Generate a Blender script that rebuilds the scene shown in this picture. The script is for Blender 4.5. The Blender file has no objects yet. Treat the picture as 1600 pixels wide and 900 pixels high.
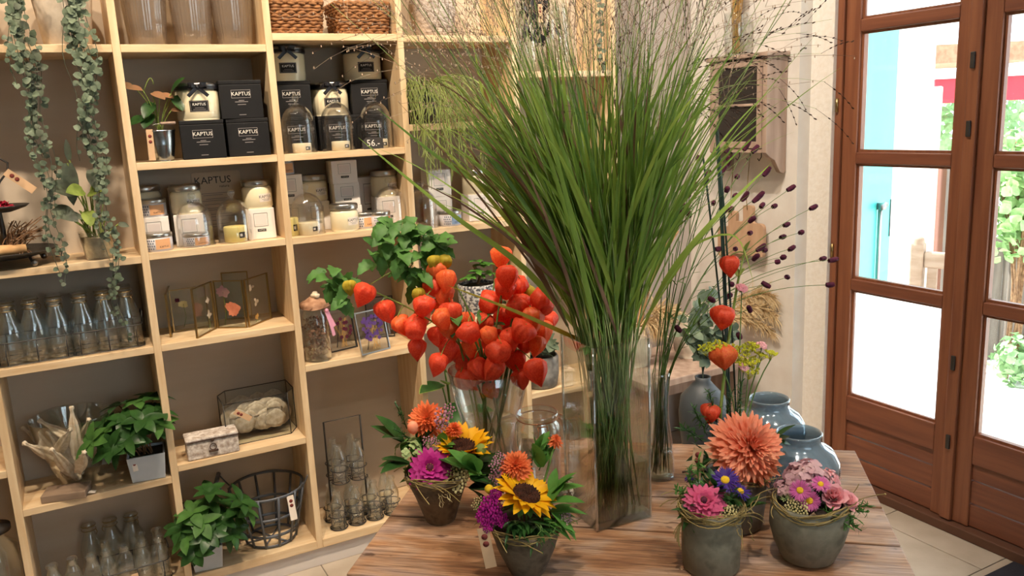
import bpy, math, random
from mathutils import Vector, Matrix, Quaternion
PI = math.pi
random.seed(7)
S = bpy.context.scene
COL = S.collection
# ---------------------------------------------------------------- camera, sky, sun, lamps, exposure
CAM = Vector((-0.17780, -2.60137, 1.47355)); FPX = 1286.2
YAW, PITCH, ROLL = (math.radians(a) for a in (28.0204, 11.6554, -2.6623))
FW = Vector((math.sin(YAW)*math.cos(PITCH), math.cos(YAW)*math.cos(PITCH), -math.sin(PITCH)))
r0 = Vector((math.cos(YAW), -math.sin(YAW), 0)); u0 = r0.cross(FW)
RT = r0*math.cos(ROLL) + u0*math.sin(ROLL); UP = u0*math.cos(ROLL) - r0*math.sin(ROLL)
cd = bpy.data.cameras.new('camera'); cam = bpy.data.objects.new('camera', cd); COL.objects.link(cam)
cd.sensor_width = 36; cd.lens = FPX/1600*36; cd.clip_start = .05; cd.clip_end = 200
cam.matrix_world = Matrix(((RT.x, UP.x, -FW.x, CAM.x), (RT.y, UP.y, -FW.y, CAM.y), (RT.z, UP.z, -FW.z, CAM.z), (0, 0, 0, 1)))
S.camera = cam
S.view_settings.view_transform = 'Standard'; S.view_settings.look = 'None'
S.view_settings.gamma = 1; S.view_settings.use_curve_mapping = False
S.view_settings.exposure = -0.08
S.cycles.transparent_max_bounces = 48; S.cycles.max_bounces = 10; S.cycles.diffuse_bounces = 4
S.cycles.glossy_bounces = 4; S.cycles.transmission_bounces = 8
S.cycles.use_denoising = True; S.cycles.sample_clamp_indirect = 6; S.cycles.caustics_reflective = False; S.cycles.caustics_refractive = False

def lin(h):
    h = h.lstrip('#'); c = [int(h[i:i+2], 16)/255 for i in (0, 2, 4)]
    return tuple(x/12.92 if x <= .04045 else ((x+.055)/1.055)**2.4 for x in c) + (1,)

W = bpy.data.worlds.new('sky'); S.world = W; W.use_nodes = True
bg = W.node_tree.nodes['Background']; bg.inputs[0].default_value = (.80, .90, 1.0, 1); bg.inputs[1].default_value = 5.0

def lamp(kind, name, loc, to, energy, color, **kw):
    d = bpy.data.lights.new(name, kind); d.energy = energy; d.color = color
    for k, v in kw.items(): setattr(d, k, v)
    o = bpy.data.objects.new(name, d); COL.objects.link(o); o.location = loc
    o.rotation_euler = (Vector(to)-Vector(loc)).to_track_quat('-Z', 'Y').to_euler()
    return o
lamp('SUN', 'sun', (0, 0, 6), (.08, -.55, 6-.83), 20.0, (1, .96, .9), angle=.01)
WARM = (1, .82, .62)
for lx, ly, tx, ty, tz, e in ((-.75, -1.08, -.35, .2, .95, 125), (-.15, -1.1, .2, .2, .95, 140), (.45, -1.1, .75, .2, .95, 140), (1.1, -1.1, 1.45, .15, .95, 125), (.95, -.6, 2.3, -.1, 1.45, 150)):
    lamp('SPOT', 'ceiling_and_fill_spot', (lx, ly, 3.22), (tx, ty, tz), e, WARM if e != 150 else (1, .92, .80), spot_size=math.radians(80), spot_blend=.7, shadow_soft_size=.03)
for lx, ly, tx, ty, tz, e, sz in ((.3, -2.0, .7, -1.35, .7, 130, 50), (-1.0, -2.3, -1, -2, 0, 20, 100), (1.0, -2.7, .8, -1.4, .7, 90, 48)):  # unseen fill spots added to brighten the table, flowers and front of the room
    lamp('SPOT', 'ceiling_and_fill_spot', (lx, ly, 3.22), (tx, ty, tz), e, (1, .92, .80), spot_size=math.radians(sz), spot_blend=.6, shadow_soft_size=.05)

# ---------------------------------------------------------------- points on real planes seen from the camera
def ray(u, v): return FW + RT*((u-800)/FPX) - UP*((v-450)/FPX)
def Zp(u, v, z): d = ray(u, v); return CAM + d*((z-CAM.z)/d.z)
def Yp(u, v, y): d = ray(u, v); return CAM + d*((y-CAM.y)/d.y)
def Xp(u, v, x): d = ray(u, v); return CAM + d*((x-CAM.x)/d.x)
def depth(p): return (Vector(p)-CAM).dot(FW)
def Dp(u, v, d): return CAM + ray(u, v)*d
def pxm(p): return depth(p)/FPX
def pix(p):
    d = Vector(p)-CAM; z = d.dot(FW); return 800+FPX*d.dot(RT)/z, 450-FPX*d.dot(UP)/z
VIEWXY = Vector((FW.x, FW.y, 0)).normalized()

# ---------------------------------------------------------------- mesh helpers
class MB:
    def __init__(s): s.v = []; s.f = []; s.sm = []; s.mi = []; s.m = 0
    def add(s, vs, fs, smooth=True):
        n = len(s.v); s.v += [tuple(p) for p in vs]
        for f in fs: s.f.append(tuple(i+n for i in f)); s.sm.append(smooth); s.mi.append(s.m)
        return s
    def box(s, c, sz, rz=0, M=None):
        M = M or (Matrix.Translation(c) @ Matrix.Rotation(rz, 4, 'Z'))
        x, y, z = (a/2 for a in sz)
        vs = [M @ Vector(p) for p in ((-x,-y,-z),(x,-y,-z),(x,y,-z),(-x,y,-z),(-x,-y,z),(x,-y,z),(x,y,z),(-x,y,z))]
        return s.add(vs, ((0,3,2,1),(4,5,6,7),(0,1,5,4),(1,2,6,5),(2,3,7,6),(3,0,4,7)), False)
    def bb(s, x0, x1, y0, y1, z0, z1): return s.box(((x0+x1)/2, (y0+y1)/2, (z0+z1)/2), (x1-x0, y1-y0, z1-z0))
    def lathe(s, prof, n=28, M=None, mod=None, smooth=True):
        M = M or Matrix.Identity(4); rows = []; vs = []; fs = []
        for i, (r, z) in enumerate(prof):
            if r < 1e-6: rows.append([len(vs)]); vs.append(M @ Vector((0, 0, z)))
            else:
                rows.append(list(range(len(vs), len(vs)+n)))
                for k in range(n):
                    a = 2*PI*k/n; rr = r*(mod(a, z, i) if mod else 1)
                    vs.append(M @ Vector((rr*math.cos(a), rr*math.sin(a), z)))
        for a, b in zip(rows, rows[1:]):
            if len(a) == 1 and len(b) == 1: continue
            for k in range(n):
                k2 = (k+1) % n
                if len(a) == 1: fs.append((a[0], b[k2], b[k])[::-1])
                elif len(b) == 1: fs.append((a[k], a[k2], b[0]))
                else: fs.append((a[k], a[k2], b[k2], b[k]))
        return s.add(vs, fs, smooth)
    def tube(s, pts, r, n=6, cap=True):
        pts = [Vector(p) for p in pts]; m = len(pts)
        rs = r if isinstance(r, (list, tuple)) else [r]*m
        vs = []; fs = []; ref = None
        for i, p in enumerate(pts):
            t = (pts[min(i+1, m-1)]-pts[max(i-1, 0)])
            if t.length < 1e-9: t = Vector((0, 0, 1))
            t.normalize()
            if ref is None: ref = t.orthogonal().normalized()
            ref = (ref - t*ref.dot(t))
            if ref.length < 1e-6: ref = t.orthogonal()
            ref.normalize(); b = t.cross(ref)
            for k in range(n):
                a = 2*PI*k/n; vs.append(p + (ref*math.cos(a)+b*math.sin(a))*rs[i])
        for i in range(m-1):
            for k in range(n):
                fs.append((i*n+k, i*n+(k+1) % n, (i+1)*n+(k+1) % n, (i+1)*n+k))
        if cap: fs.append(tuple(range(n))[::-1]); fs.append(tuple((m-1)*n+k for k in range(n)))
        return s.add(vs, fs, n > 4)
    def ring(s, c, R, r, n=24, m=6, M=None, sy=1):
        M = M or Matrix.Translation(c)
        vs = []; fs = []
        for i in range(n):
            a = 2*PI*i/n
            for k in range(m):
                b = 2*PI*k/m; vs.append(M @ Vector(((R+r*math.cos(b))*math.cos(a), sy*(R+r*math.cos(b))*math.sin(a), r*math.sin(b))))
        for i in range(n):
            for k in range(m):
                fs.append((i*m+k, ((i+1) % n)*m+k, ((i+1) % n)*m+(k+1) % m, i*m+(k+1) % m))
        return s.add(vs, fs)
    def ball(s, c, r, n=8, rings=5, sc=(1, 1, 1), M=None):
        M = (M or Matrix.Translation(c)) @ Matrix.Diagonal((*sc, 1))
        return s.lathe([(max(0, r*math.sin(PI*i/rings)) if 0 < i < rings else 0, -r*math.cos(PI*i/rings)) for i in range(rings+1)], n, M)
    def leaf(s, M, L, Wd, curl=.15, fold=.25, n=5, shape=None, tip=1.0, wav=0):
        shape = shape or (lambda t: math.sin(PI*min(1, t*.96+.02))**.8)
        vs = []; fs = []
        for i in range(n+1):
            t = i/n; w = shape(t)*Wd/2; a = curl*t
            x = L*t*math.cos(a*.6); z = -L*curl*t*t*.6
            wz = wav*math.sin(t*9)*Wd
            vs += [M @ Vector((x, -w, z+fold*w+wz)), M @ Vector((x, 0, z)), M @ Vector((x, w, z+fold*w-wz))]
        for i in range(n):
            for k in (0, 1): fs.append((i*3+k, i*3+3+k, i*3+4+k, i*3+1+k))
        return s.add(vs, fs)
    def blade(s, pts, Wd, side, fold=.2):
        """a long ribbon blade along pts; side = horizontal width direction"""
        pts = [Vector(p) for p in pts]; m = len(pts); vs = []; fs = []
        for i, p in enumerate(pts):
            t = i/(m-1); w = Wd/2*min(1, .45+t*2.2)*(1-t**2.2)+.0002
            tg = (pts[min(i+1, m-1)]-pts[max(i-1, 0)]).normalized()
            sd = (side - tg*side.dot(tg)).normalized(); nn = tg.cross(sd)
            vs += [p-sd*w+nn*fold*w, p, p+sd*w+nn*fold*w]
        for i in range(m-1):
            for k in (0, 1): fs.append((i*3+k, i*3+3+k, i*3+4+k, i*3+1+k))
        return s.add(vs, fs)
    def mesh(s, name, mats):
        me = bpy.data.meshes.new(name); me.from_pydata(s.v, [], s.f)
        me.polygons.foreach_set('use_smooth', s.sm)
        mats = mats if isinstance(mats, (list, tuple)) else [mats]
        for m in mats: me.materials.append(m)
        if len(mats) > 1: me.polygons.foreach_set('material_index', s.mi)
        me.update(); return me
    def build(s, name, mats, parent=None, bevel=0, loc=None):
        return put(s.mesh(name, mats), name, parent, bevel, loc)

def put(me, name, parent=None, bevel=0, loc=None):
    o = bpy.data.objects.new(name, me); COL.objects.link(o); o.parent = parent
    if loc is not None: o.location = loc
    if bevel:
        b = o.modifiers.new('bevel', 'BEVEL'); b.width = bevel; b.segments = 2; b.limit_method = 'ANGLE'
    return o
def tag(o, label, cat, group=None, kind=None):
    if label: o['label'] = label
    if cat: o['category'] = cat
    if group: o['group'] = group
    if kind: o['kind'] = kind
    return o
def thing(name, label, cat, loc=(0, 0, 0), rz=0, group=None):
    o = bpy.data.objects.new(name, None); COL.objects.link(o); o.location = loc; o.rotation_euler = (0, 0, rz)
    o.empty_display_size = .02
    return tag(o, label, cat, group)
def struct(o): o['kind'] = 'structure'; return o
def dup(root, loc, rz=None, label=None, group=None, sc=None):
    r = root.copy(); COL.objects.link(r); r.location = loc
    if rz is not None: r.rotation_euler = (0, 0, rz)
    if sc is not None: r.scale = (sc,)*3 if isinstance(sc, (int, float)) else sc
    if label: r['label'] = label
    if group: r['group'] = group
    def kids(a, b):
        for ch in list(a.children):
            c = ch.copy(); COL.objects.link(c); c.parent = b; kids(ch, c)
    kids(root, r); return r
def fr(pos, x, up=(0, 0, 1)):
    """frame at pos with local X along x and Z near up"""
    x = Vector(x).normalized(); up = Vector(up)
    z = up - x*up.dot(x)
    if z.length < 1e-4: z = x.orthogonal()
    z.normalize(); y = z.cross(x)
    return Matrix(((x.x, y.x, z.x, pos[0]), (x.y, y.y, z.y, pos[1]), (x.z, y.z, z.z, pos[2]), (0, 0, 0, 1)))
def frz(pos, z):
    """frame at pos with local Z along z"""
    q = Vector(z).to_track_quat('Z', 'Y'); return Matrix.Translation(pos) @ q.to_matrix().to_4x4()
def bez(a, b, c, n=8):
    a, b, c = Vector(a), Vector(b), Vector(c)
    return [a*(1-t)**2 + b*2*t*(1-t) + c*t*t for t in (i/n for i in range(n+1))]
def rnd(a, b): return random.uniform(a, b)
def rdir(zmin=-1):
    while True:
        d = Vector((rnd(-1, 1), rnd(-1, 1), rnd(-1, 1)))
        if .05 < d.length < 1 and d.z/d.length >= zmin: return d.normalized()

# ---------------------------------------------------------------- materials
def mat(name, col, rough=.6, metal=0, col2=None, scale=8, stretch=(1, 1, 1), bump=0, detail=6, spec=.5, thr=(.35, .65), trans=0, coat=0, col3=None):
    m = bpy.data.materials.new(name); m.use_nodes = True; nt = m.node_tree; N = nt.nodes; L = nt.links
    p = N['Principled BSDF']; p.inputs['Roughness'].default_value = rough; p.inputs['Metallic'].default_value = metal
    p.inputs['Specular IOR Level'].default_value = spec; p.inputs['Coat Weight'].default_value = coat
    c1 = lin(col); p.inputs['Base Color'].default_value = c1; src = None
    if col2 or bump:
        tc = N.new('ShaderNodeTexCoord'); mp = N.new('ShaderNodeMapping'); mp.inputs['Scale'].default_value = stretch
        nz = N.new('ShaderNodeTexNoise'); nz.inputs['Scale'].default_value = scale; nz.inputs['Detail'].default_value = detail
        L.new(tc.outputs['Object'], mp.inputs['Vector']); L.new(mp.outputs[0], nz.inputs['Vector'])
        if col2:
            rp = N.new('ShaderNodeValToRGB'); e = rp.color_ramp.elements
            e[0].position, e[1].position = thr; e[0].color = c1; e[1].color = lin(col2)
            if col3:
                x = e.new((thr[0]+thr[1])/2); x.color = lin(col3)
            L.new(nz.outputs['Fac'], rp.inputs[0]); L.new(rp.outputs[0], p.inputs['Base Color']); src = rp.outputs[0]
        if bump:
            b = N.new('ShaderNodeBump'); b.inputs['Strength'].default_value = bump; b.inputs['Distance'].default_value = .004
            L.new(nz.outputs['Fac'], b.inputs['Height']); L.new(b.outputs[0], p.inputs['Normal'])
    if trans:
        t = N.new('ShaderNodeBsdfTranslucent'); t.inputs[0].default_value = c1
        if src: L.new(src, t.inputs[0])
        mx = N.new('ShaderNodeMixShader'); mx.inputs[0].default_value = trans
        L.new(p.outputs[0], mx.inputs[1]); L.new(t.outputs[0], mx.inputs[2]); L.new(mx.outputs[0], N['Material Output'].inputs[0])
    return m
def glass(name, tint='ffffff', rough=0.0, refl=.9, base=.035, body=0, bodycol='ffffff'):
    """thin pane / thin wall glass: clear transmission plus angle dependent mirror reflection"""
    m = bpy.data.materials.new(name); m.use_nodes = True; nt = m.node_tree; N = nt.nodes; L = nt.links
    N.remove(N['Principled BSDF'])
    tr = N.new('ShaderNodeBsdfTransparent'); tr.inputs[0].default_value = lin(tint)
    gl = N.new('ShaderNodeBsdfGlossy'); gl.inputs['Roughness'].default_value = rough; gl.inputs[0].default_value = (1, 1, 1, 1)
    lw = N.new('ShaderNodeLayerWeight'); lw.inputs[0].default_value = .5
    pw = N.new('ShaderNodeMath'); pw.operation = 'POWER'; pw.inputs[1].default_value = 2.6
    ml = N.new('ShaderNodeMath'); ml.operation = 'MULTIPLY_ADD'; ml.inputs[1].default_value = refl; ml.inputs[2].default_value = base
    L.new(lw.outputs['Facing'], pw.inputs[0]); L.new(pw.outputs[0], ml.inputs[0])
    mx = N.new('ShaderNodeMixShader'); L.new(ml.outputs[0], mx.inputs[0])
    first = tr.outputs[0]
    if body:
        df = N.new('ShaderNodeBsdfDiffuse'); df.inputs[0].default_value = lin(bodycol)
        m2 = N.new('ShaderNodeMixShader'); m2.inputs[0].default_value = body
        L.new(tr.outputs[0], m2.inputs[1]); L.new(df.outputs[0], m2.inputs[2]); first = m2.outputs[0]
    L.new(first, mx.inputs[1]); L.new(gl.outputs[0], mx.inputs[2]); L.new(mx.outputs[0], N['Material Output'].inputs[0])
    return m
M = {}
M['pine'] = mat('pine', 'dfc6a0', .5, col2='cfae84', scale=3, stretch=(2, 14, 14), bump=.05)
M['pine_v'] = mat('pine_upright', 'dfc6a0', .5, col2='cfae84', scale=3, stretch=(14, 14, 1.5), bump=.05)
M['back'] = mat('back_panel', 'c2b3a0', .8, col2='b9a994', scale=2, stretch=(1, 1, 6))
M['plaster'] = mat('plaster', 'e2dbd2', .9, col2='dbd2c8', scale=14, bump=.35)
M['plaster_w'] = mat('plaster_white', 'ece4da', .9, col2='e6dccf', scale=60, bump=.5)
M['wall'] = mat('wall_paint', 'b9aea6', .9, col2='b2a69d', scale=4)
M['ceil'] = mat('ceiling_paint', 'eeeae2', .9)
M['tile'] = mat('floor_tile', 'b9ab9a', .45, col2='a99a88', scale=7, detail=8)
M['grout'] = mat('grout', '7e7468', .9)
M['door'] = mat('door_wood', '8c5639', .42, col2='78452e', scale=2.5, stretch=(20, 20, 1.2), bump=.04)
M['doorh'] = mat('door_wood_cross', '875138', .42, col2='73422f', scale=2.5, stretch=(20, 1.2, 20), bump=.04)
M['table'] = mat('old_planks', '8a6145', .5, col2='b08c70', scale=2.4, stretch=(1.5, 11, 11), bump=.3, detail=12, thr=(.36, .66), col3='9c7355')
def old_wood(name):
    m = bpy.data.materials.new(name); m.use_nodes = True; nt = m.node_tree; N = nt.nodes; L = nt.links; p = N['Principled BSDF']
    tc = N.new('ShaderNodeTexCoord'); oi = N.new('ShaderNodeObjectInfo'); ad = N.new('ShaderNodeVectorMath'); ad.operation = 'ADD'; L.new(tc.outputs['Object'], ad.inputs[0])
    def nz(stretch, scale, detail, dist=0):
        mp = N.new('ShaderNodeMapping'); mp.inputs['Scale'].default_value = stretch; n = N.new('ShaderNodeTexNoise'); n.inputs['Scale'].default_value = scale; n.inputs['Detail'].default_value = detail; n.inputs['Distortion'].default_value = dist
        L.new(ad.outputs[0], mp.inputs[0]); L.new(mp.outputs[0], n.inputs['Vector']); return n.outputs['Fac']
    def ramp(src, stops):
        r = N.new('ShaderNodeValToRGB'); e = r.color_ramp.elements; e[0].position, e[0].color = stops[0][0], lin(stops[0][1]); e[1].position, e[1].color = stops[-1][0], lin(stops[-1][1])
        for q, c in stops[1:-1]: x = e.new(q); x.color = lin(c)
        L.new(src, r.inputs[0]); return r.outputs[0]
    def mix(kind, f, a, b):
        x = N.new('ShaderNodeMix'); x.data_type = 'RGBA'; x.blend_type = kind; x.inputs[0].default_value = f if isinstance(f, float) else 1
        if not isinstance(f, float): L.new(f, x.inputs[0])
        L.new(a, x.inputs[6]); L.new(b, x.inputs[7]); return x.outputs[2]
    grain = nz((2.2, 60, 60), 2.0, 10, .6); blot = nz((3, 6, 6), 2.2, 6, .8); fine = nz((8, 220, 220), 2.0, 6); spot = nz((14, 30, 30), 1.6, 3)
    base = ramp(blot, [(.30, '9a6a46'), (.46, 'b88a64'), (.58, 'c4a184'), (.72, 'b8a094')]); g = ramp(grain, [(.32, '8a7264'), (.46, 'd6c8be'), (.64, 'f6f1ec')])
    c = mix('MULTIPLY', .7, base, g); f2 = ramp(fine, [(.36, '8d7d72'), (.56, 'ffffff')]); c = mix('MULTIPLY', .6, c, f2)
    sp = ramp(spot, [(.66, 'ffffff'), (.74, '6a4a38')]); c = mix('MULTIPLY', .8, c, sp); L.new(c, p.inputs['Base Color'])
    b = N.new('ShaderNodeBump'); b.inputs['Strength'].default_value = .5; b.inputs['Distance'].default_value = .002; L.new(grain, b.inputs['Height']); L.new(b.outputs[0], p.inputs['Normal'])
    p.inputs['Roughness'].default_value = .5; return m
M['table'] = old_wood('old_planks_worn')
M['tabled'] = mat('old_planks_dark', '80583a', .6, col2='5d3d28', scale=3, stretch=(1.5, 9, 9), bump=.25, detail=10)
M['black'] = mat('black_card', '151415', .6, spec=.3)
M['ink'] = mat('black_ink', '17161a', .6)
M['ribbon'] = mat('black_ribbon', '141216', .35)
M['chalk'] = mat('white_print', 'e9e4da', .7)
M['grey_print'] = mat('grey_print', '8c8684', .7)
M['whitecard'] = mat('white_card', 'f1e9e1', .6)
M['wax'] = mat('cream_wax', 'efe2bf', .25, coat=.4)
M['waxy'] = mat('yellow_wax', 'ead98a', .35)
M['silver'] = mat('brushed_silver', 'b9b5af', .28, 1)
M['silverd'] = mat('dark_silver', '8a8683', .3, 1)
M['zinc'] = mat('zinc', 'aeb4b8', .22, 1, col2='8f969b', scale=12)
M['iron'] = mat('iron', '4a4744', .5, .8)
M['irong'] = mat('grey_iron', '6b6f76', .5, .7)
M['brass'] = mat('brass', 'a38a5c', .3, 1)
M['kraft'] = mat('kraft_tag', 'c9a580', .8)
M['tagw'] = mat('white_tag', 'e8dccf', .8)
M['stamp'] = mat('red_stamp', '7a332c', .8)
M['glass'] = glass('clear_glass', 'fbfdfc', base=.07, refl=1.0)
M['pane'] = glass('window_glass', 'f7fbfb', base=.02, refl=.5)
M['glassd'] = glass('bottle_glass', 'fafcfc', base=.085, refl=.95)
M['glassj'] = glass('thick_jar_glass', 'f8fbfb', base=.13, refl=1.0)
M['smoke'] = glass('smoky_blue_glass', 'bccdd9', base=.07, rough=.12, body=.34, bodycol='9fb3c0')
M['water'] = glass('water', 'e9efe6', base=.02)
M['dome'] = glass('dome_glass', 'fbfbfb', base=.05, refl=.95)
M['concrete'] = mat('grey_concrete', '86807a', .85, col2='6e6861', scale=45, bump=.3, detail=8)
M['concrete2'] = mat('mossy_concrete', '6e6959', .8, col2='625e4e', scale=26, bump=.3, detail=10, col3='7d7866')
M['terra'] = mat('weathered_clay', '5d4e3f', .9, col2='4d4134', scale=34, bump=.4, detail=10, col3='6d5e4b')
M['cube'] = mat('pale_cement', 'bfc3c8', .8, col2='b0b5bb', scale=10)
M['soil'] = mat('soil', '3a2a1e', .95, col2='241a12', scale=60, bump=.6)
M['wicker'] = mat('wicker', '9b6a3d', .75, col2='6d4526', scale=90, bump=.5)
M['whwood'] = mat('washed_wood', 'b89f8d', .8, col2='9c8272', scale=3, stretch=(9, 9, 1.2), bump=.2)
M['board'] = mat('beech_board', 'c9a586', .6, col2='b58f70', scale=3, stretch=(8, 8, 1.5))
def pm(name, c, c2=None, tr=.3, rough=.55, scale=30): M[name] = mat(name, c, rough, col2=c2, scale=scale, trans=tr, spec=.3)
pm('leaf', '56823c', '42692e'); pm('leafd', '3a602e', '2b4b23', rough=.3); pm('leafy', '9bac55', '7f9444')
pm('leafp', '679a42', '4f8234'); pm('sage', '7a8870', '566450', tr=.2); pm('saged', '66715c', '4e5246', tr=.2)
pm('grass', '98b352', '7c9a44', .42, .42, 6); pm('grass2', '7b9848', '5f823c', .42, .42, 6); pm('grass3', 'b4c860', '98b04c', .44, .42, 6); pm('grassr', '93755a', '7a5a48', .3, .5, 6); pm('stemg', '6d8a42', '557434', .15); pm('stemv', 'b2bf7c', '94a860', .25)
pm('physalis', 'f8663f', 'ea4c32', .42, .45, 14); pm('physalis2', 'f98646', 'f2653a', .42, .45, 14); pm('physaliy', 'c9a22e', '9c9a30', .3)
pm('yellow', 'f6bd12', 'eda60a', .25); pm('magenta', 'c22a8c', 'ab1f78', .25); pm('pinkz', 'e0648a', 'cf4a78', .25)
pm('orange', 'f0874e', 'e56a38', .3); pm('peach', 'f9ae88', 'f28f6c', .3); pm('purple', '4a2388', '371870', .2); pm('pinka', 'dd7cb0', 'd060a0', .25)
pm('rose', 'f7bfbf', 'f0a2aa', .3); pm('hydr', 'dcb4b2', 'c898a2', .25); pm('hydrg', '9fae72', '8a9a5e', .25); pm('cream', 'd9cc98', 'c5b57c', .1); pm('celosia', 'a3127a', '86095f', .1, .8, 80)
pm('discb', '4a2614', '2e160b', 0, .9, 120); pm('discy', 'e8c02a', 'd3a418', 0, .8, 120); pm('burg', '5a1f34', '42142a', 0, .85, 150); pm('waxf', 'b9808f', '96606f', .1)
pm('seed', 'b29a80', '927a66', .1, .8); pm('straw', 'd3ab6a', 'b98f50', .1, .7); pm('pampas', 'e4cfa8', 'd2b88c', .3, .9, 60); pm('driedb', '5b4335', '3a2a22', .1, .9); pm('wire', 'a08a56', '7f6c40', 0, .8); pm('fennel', 'c8c22e', 'a8a828', .1); pm('bark', '9a7656', '6f5038', 0, .9, 40)
pm('coral', 'd88a6a', 'b9684c', .1); pm('capiz', 'e0d2bc', 'b9a588', .3, .4, 45); pm('drift', 'd6c8b2', 'b8a488', 0, .9, 50); pm('fungus', 'b58d70', '8e654c', 0, .9, 40)
M['teal'] = mat('teal_paint', '3fc2b8', .5); M['white_wall'] = mat('white_wall_paint', 'f2efea', .9); M['paving'] = mat('pale_paving', 'e6e2da', .9, col2='dad5cc', scale=5)  # house wall is one even off-white
M['fence'] = mat('weathered_fence', '7d7064', .85, col2='685c52', scale=4, stretch=(9, 9, 1)); M['brownpost'] = mat('brown_post', '6e4434', .8); M['awning'] = mat('red_awning', 'c8303c', .8); M['roof'] = mat('roof_tiles', 'a88468', .9, col2='8d6b52', scale=20)
pm('hedge', '8fb07c', '78996a', .2); pm('vine', 'a8c68a', '8db070', .35); pm('misto', '98a45c', '7c8a4a', .2)
M['benchw'] = mat('bench_wood', 'a58b76', .7, col2='927660', scale=4, stretch=(2, 9, 9)); M['mat'] = mat('dark_mat', '23222a', .95, bump=.5, scale=200)

# ---------------------------------------------------------------- lettering
def text_mesh(name, body, size, m, bend=0, depth_=.0004):
    cu = bpy.data.curves.new('lettering', 'FONT'); cu.body = body; cu.size = size; cu.align_x = 'CENTER'; cu.align_y = 'CENTER'; cu.resolution_u = 2
    o = bpy.data.objects.new('lettering', cu); COL.objects.link(o)
    dg = bpy.context.evaluated_depsgraph_get(); me = bpy.data.meshes.new_from_object(o.evaluated_get(dg))
    bpy.data.objects.remove(o); bpy.data.curves.remove(cu)
    for v in me.vertices:
        x, y = v.co.x, v.co.y
        v.co = (bend*math.sin(x/bend), -bend*math.cos(x/bend), y) if bend else (x, 0, y)
    me.name = name; me.materials.clear(); me.materials.append(m); return me
def patch(mb, R, a0, a1, z0, z1, n=8):
    """curved label patch on a cylinder of radius R, angles around -Y"""
    vs = []; fs = []
    for i in range(n+1):
        a = a0+(a1-a0)*i/n
        for z in (z0, z1): vs.append((R*math.sin(a), -R*math.cos(a), z))
    for i in range(n): fs.append((2*i, 2*i+2, 2*i+3, 2*i+1))
    return mb.add(vs, fs)
def outline(mb, x0, x1, z0, z1, y, w):
    mb.bb(x0, x1, y-.0004, y, z0, z0+w); mb.bb(x0, x1, y-.0004, y, z1-w, z1); mb.bb(x0, x0+w, y-.0004, y, z0+w, z1-w); mb.bb(x1-w, x1, y-.0004, y, z0+w, z1-w)
def price_tag(parent, Mx, L=.09, Wd=.022, m='kraft', cord=True):
    """hanging paper tag with two round stamps; local X along its length"""
    mb = MB(); mb.box((0, 0, 0), (1, 1, 1), M=Mx @ Matrix.Translation((L/2, 0, 0)) @ Matrix.Diagonal((L, Wd, .0008, 1)))
    t = mb.build('price_tag', M[m], parent); 
    mb = MB()
    for k, x in enumerate((.22, .40)):
        mb.lathe([(0, .0006), (Wd*.28, .0006), (Wd*.28, .0009), (0, .0009)], 10, Mx @ Matrix.Translation((L*x, 0, 0)))
        mb.lathe([(0, -.0009), (Wd*.28, -.0009), (Wd*.28, -.0006), (0, -.0006)], 10, Mx @ Matrix.Translation((L*x, 0, 0)))
    mb.build('stamp', M['stamp'], t); return t
M['spathe'] = mat('faded_spathe', '9a6a48', .7, col2='7a5a3a', scale=20, trans=.2)
M['darkpot'] = mat('dark_glazed_pot', '2f2f33', .4); M['greypot'] = mat('rough_grey_pot', '8e8a84', .9, col2='6d6963', scale=40, bump=.5)
M['ornate'] = mat('ornate_pot', 'b9b6b2', .7, col2='4a4a50', scale=110, bump=.6, thr=(.44, .56), detail=2); M['vasegrey'] = mat('dark_grey_glaze', '3b4044', .5)
# ================================================================ the room
XD, XW1, XW2, YB = 2.36, 2.284, 2.345, .275      # door plane, right wall planes, back wall plane
x0, y0, H = -2.6, -4.6, 3.3
DY0, DY1, DH = -.436, -1.49, 2.42                 # door opening
b = MB(); n = .40; g = .0035
struct(MB().bb(x0, 2.62, y0, .4, -.06, -.004).build('floor', M['grout']))
tl = MB()                                          # tiles laid along the shelf; one surface of the floor
for i in range(-7, 7):
    for j in range(0, 13):
        xa = .419+.6*i+(.3 if j % 2 else 0); ya = .010-.4*j
        if xa > 2.4 or xa+.6 < x0: continue
        tl.bb(max(x0, xa+g/2), min(2.42, xa+.6-g/2), ya-.4+g/2, ya-g/2, -.004, 0)
for i in range(-7, 7): tl.bb(max(x0, .419+.6*i+g/2), min(2.42, .419+.6*i+.6-g/2), .011, .27, -.004, 0) if .419+.6*i < 2.4 else None
struct(tl.build('floor_tiles', M['tile'], bevel=.0015))
struct(MB().bb(x0, 2.62, y0, .4, H, H+.1).build('ceiling', M['ceil']))
struct(MB().bb(x0, 2.62, YB, YB+.12, 0, H).build('wall_back', M['wall']))
struct(MB().bb(x0-.1, x0, y0, .4, 0, H).build('wall_left', M['plaster']))
# unseen rear wall; window opening added behind the camera for fill daylight
rw = MB(); rw.bb(x0, 2.62, y0-.1, y0, 0, .8); rw.bb(x0, 2.62, y0-.1, y0, 2.2, H); rw.bb(x0, .1, y0-.1, y0, .8, 2.2); rw.bb(1.7, 2.62, y0-.1, y0, .8, 2.2)
struct(rw.build('wall_rear', M['plaster']))
w1 = struct(MB().bb(.1, 1.7, y0-.06, y0-.05, .8, 2.2).build('fill_window_1', M['pane']))
MB().bb(.87, .93, y0-.08, y0-.03, .8, 2.2).build('mullion', M['door'], w1)
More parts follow.
